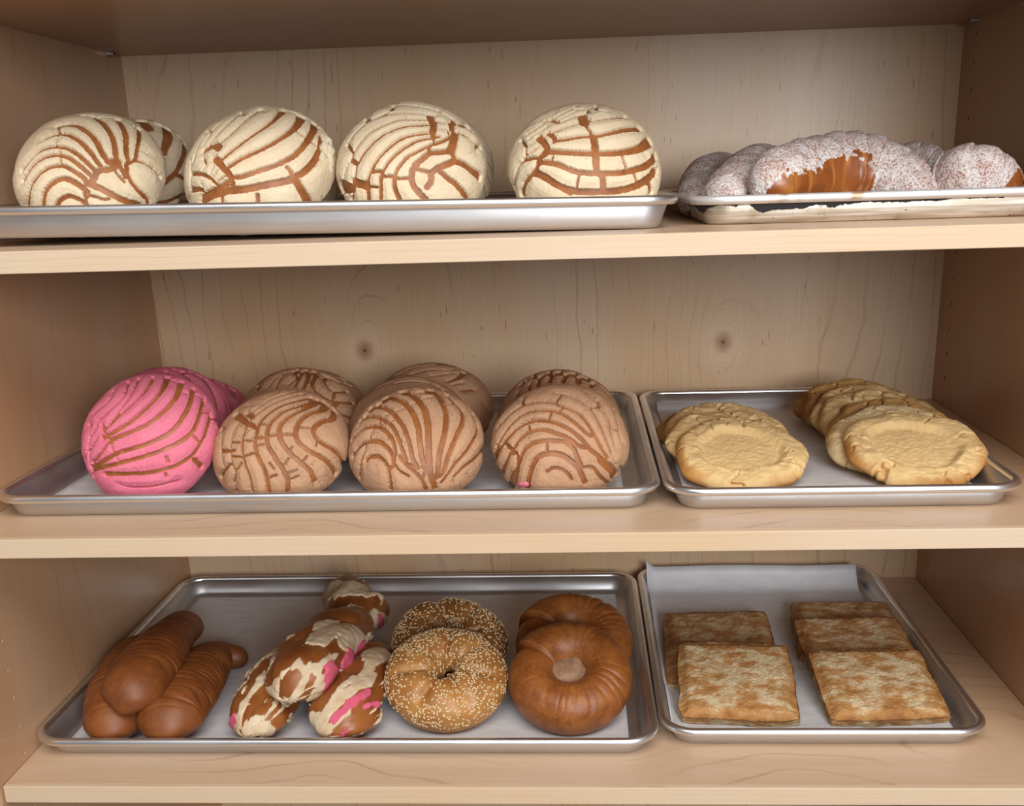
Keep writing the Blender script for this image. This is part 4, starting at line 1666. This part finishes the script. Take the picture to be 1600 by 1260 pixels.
GK1, GK2 = 'leaning round cookies in the left row', 'leaning round cookies in the right row'
FK = Z2 + 0.0021
rad_ = math.radians
cookie('front cookie of the left row, its shallow dish in full view', GK1, 1155, 0.168, 0.0655, rad_(17), 0.02, FK, M_cookie, 81)
cookie('second cookie of the left row, right behind its front cookie', GK1, 1141, 0.205, 0.0650, rad_(17), 0.06, FK, M_cookie, 82)
cookie('third cookie of the left row, cracked along its top edge', GK1, 1132, 0.243, 0.0660, rad_(17), 0.05, FK, M_cookie, 83)
cookie('flat hindmost cookie of the left row, its toasted left edge peeking out', GK1, 1112, 0.296, 0.0600, rad_(10), 0.05, FK, M_cookie_d, 84)
cookie('front cookie of the right row, the widest, its dish in full view', GK2, 1427, 0.168, 0.0660, rad_(18), -0.03, FK, M_cookie, 85, sx=1.04)
cookie('pale second cookie of the right row, just behind its front cookie', GK2, 1400, 0.205, 0.0660, rad_(18), -0.12, FK, M_cookie_b, 86, sx=1.06)
cookie('third cookie of the right row, with a toasted split upper edge', GK2, 1395, 0.243, 0.0650, rad_(18), -0.05, FK, M_cookie_d, 87, sx=1.03)
cookie('fourth cookie of the right row, a crack in its top edge', GK2, 1376, 0.281, 0.0680, rad_(18), 0.0, FK, M_cookie, 88)
cookie('fifth cookie of the right row, mostly hidden by the fourth', GK2, 1362, 0.318, 0.0670, rad_(18), 0.05, FK, M_cookie, 89)
cookie('sixth cookie of the right row, toasted, highest at the back', GK2, 1348, 0.356, 0.0680, rad_(17), 0.05, FK, M_cookie_d, 90)
cookie('flat hindmost cookie of the right row, its left end poking out', GK2, 1322, 0.402, 0.0640, rad_(8), 0.05, FK, M_cookie_d, 91)


def square(label, group, FLp, FRp, BLp, mat, seed, thick=0.013):
    """FLp, FRp, BLp: lower front-left, front-right and back-left corners"""
    FLp, FRp, BLp = map(np.asarray, (FLp, FRp, BLp))
    ex, ey = FRp - FLp, BLp - FLp
    n = np.cross(ex, ey)
    n /= np.linalg.norm(n)
    ns, nt_ = 150, 150

    def shell(u, v):
        D_ = np.stack([u, v, 0 * u], -1)
        ed = np.minimum.reduce([u, 1 - u, v, 1 - v])
        h = thick * (0.55 + 0.45 * sstep(0, 0.10, ed)) + 0.0019 * fbm(D_, 5.0, seed, 2) * sstep(0, 0.12, ed) + 0.0005 * vnoise(D_, 40, seed + 3) + 0.0004 * vnoise(D_, 75, seed + 4)
        wob = 0.012 * vnoise(D_, 6, seed + 5)
        uu = u + wob * (np.abs(u - 0.5) * 2) ** 4
        vv = v + 0.012 * vnoise(D_, 6, seed + 6) * (np.abs(v - 0.5) * 2) ** 4
        # rounded corners
        cu, cv = np.abs(u - 0.5) * 2, np.abs(v - 0.5) * 2
        k = 1 - 0.035 * (cu * cv) ** 8
        uu, vv = 0.5 + (uu - 0.5) * k, 0.5 + (vv - 0.5) * k
        return uu, vv, h, ed
    u, v = np.meshgrid(np.linspace(0, 1, ns), np.linspace(0, 1, nt_), indexing='ij')
    uu, vv, h, ed = shell(u, v)
    top = FLp + uu[..., None] * ex + vv[..., None] * ey + h[..., None] * n
    bot = FLp + uu[..., None] * ex + vv[..., None] * ey + 0 * n
    # top grid, side skirt (layered) and underside
    V = [top.reshape(-1, 3)]
    bake = [np.clip(1 - ed / 0.16, 0, 1).ravel() * 0.6]
    L, s = grid_faces(ns, nt_, wrap_v=False)
    idx = lambda i, j: i * nt_ + j
    bor = [idx(i, 0) for i in range(ns)] + [idx(ns - 1, j) for j in range(1, nt_)] + [idx(i, nt_ - 1) for i in range(ns - 2, -1, -1)] + [idx(0, j) for j in range(nt_ - 2, 0, -1)]
    bt_, bb_ = top.reshape(-1, 3)[bor], bot.reshape(-1, 3)[bor]
    m_ = len(bor)
    cen = (FLp + ex / 2 + ey / 2)
    L, s = list(L), list(s)
    prev = np.array(bor)
    off = ns * nt_
    nl = 9
    for k in range(1, nl + 1):
        f = k / nl
        P = bt_ * (1 - f) + bb_ * f
        out = P - cen
        out -= (out @ n)[:, None] * n
        out /= np.linalg.norm(out, axis=1, keepdims=True)
        P = P + out * (0.0011 * math.sin(k * 2.4) + 0.0013 * vnoise(P * np.array([1, 1, 3.0]), 130, seed + k // 2))[:, None]
        V.append(P)
        bake.append(np.full(m_, 0.25 + 0.25 * (k % 3 == 0) - 0.45 * f))
        cur = off + np.arange(m_)
        for i in range(m_):
            j = (i + 1) % m_
            s.append(len(L))
            L += [prev[j], prev[i], cur[i], cur[j]]
        prev = cur
        off += m_
    s.append(len(L))
    L += list(prev[::-1])
    V = np.vstack(V)
    base = np.array([cen[0], cen[1], V[:, 2].min()])
    ob = np_mesh('square_pastry', V, L, s, mat, None, origin=base, attrs={'bake': np.concatenate(bake)})
    ob.location = base
    ob['label'] = label
    ob['category'] = 'pastry'
    ob['group'] = group
    return ob


GS = 'square sugared pastries in the lower right tray'
z0 = Z3 + 0.0030


def sq(label, fl, fr, bl, zb, mat, seed, zf=0.0, dz=0.0):
    square(label, GS, onz(*fl, z0 + zf), onz(*fr, z0 + zf), onz(*bl, z0 + zb), mat, seed)


sq('pale front square pastry of the left pair', (1062, 1131), (1250, 1136), (1058, 1012), 0.030, M_sq, 101)
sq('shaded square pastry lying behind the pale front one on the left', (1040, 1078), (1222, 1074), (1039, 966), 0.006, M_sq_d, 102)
sq('widest square pastry, front of the right three', (1298, 1136), (1488, 1131), (1258, 1026), 0.026, M_sq, 103)
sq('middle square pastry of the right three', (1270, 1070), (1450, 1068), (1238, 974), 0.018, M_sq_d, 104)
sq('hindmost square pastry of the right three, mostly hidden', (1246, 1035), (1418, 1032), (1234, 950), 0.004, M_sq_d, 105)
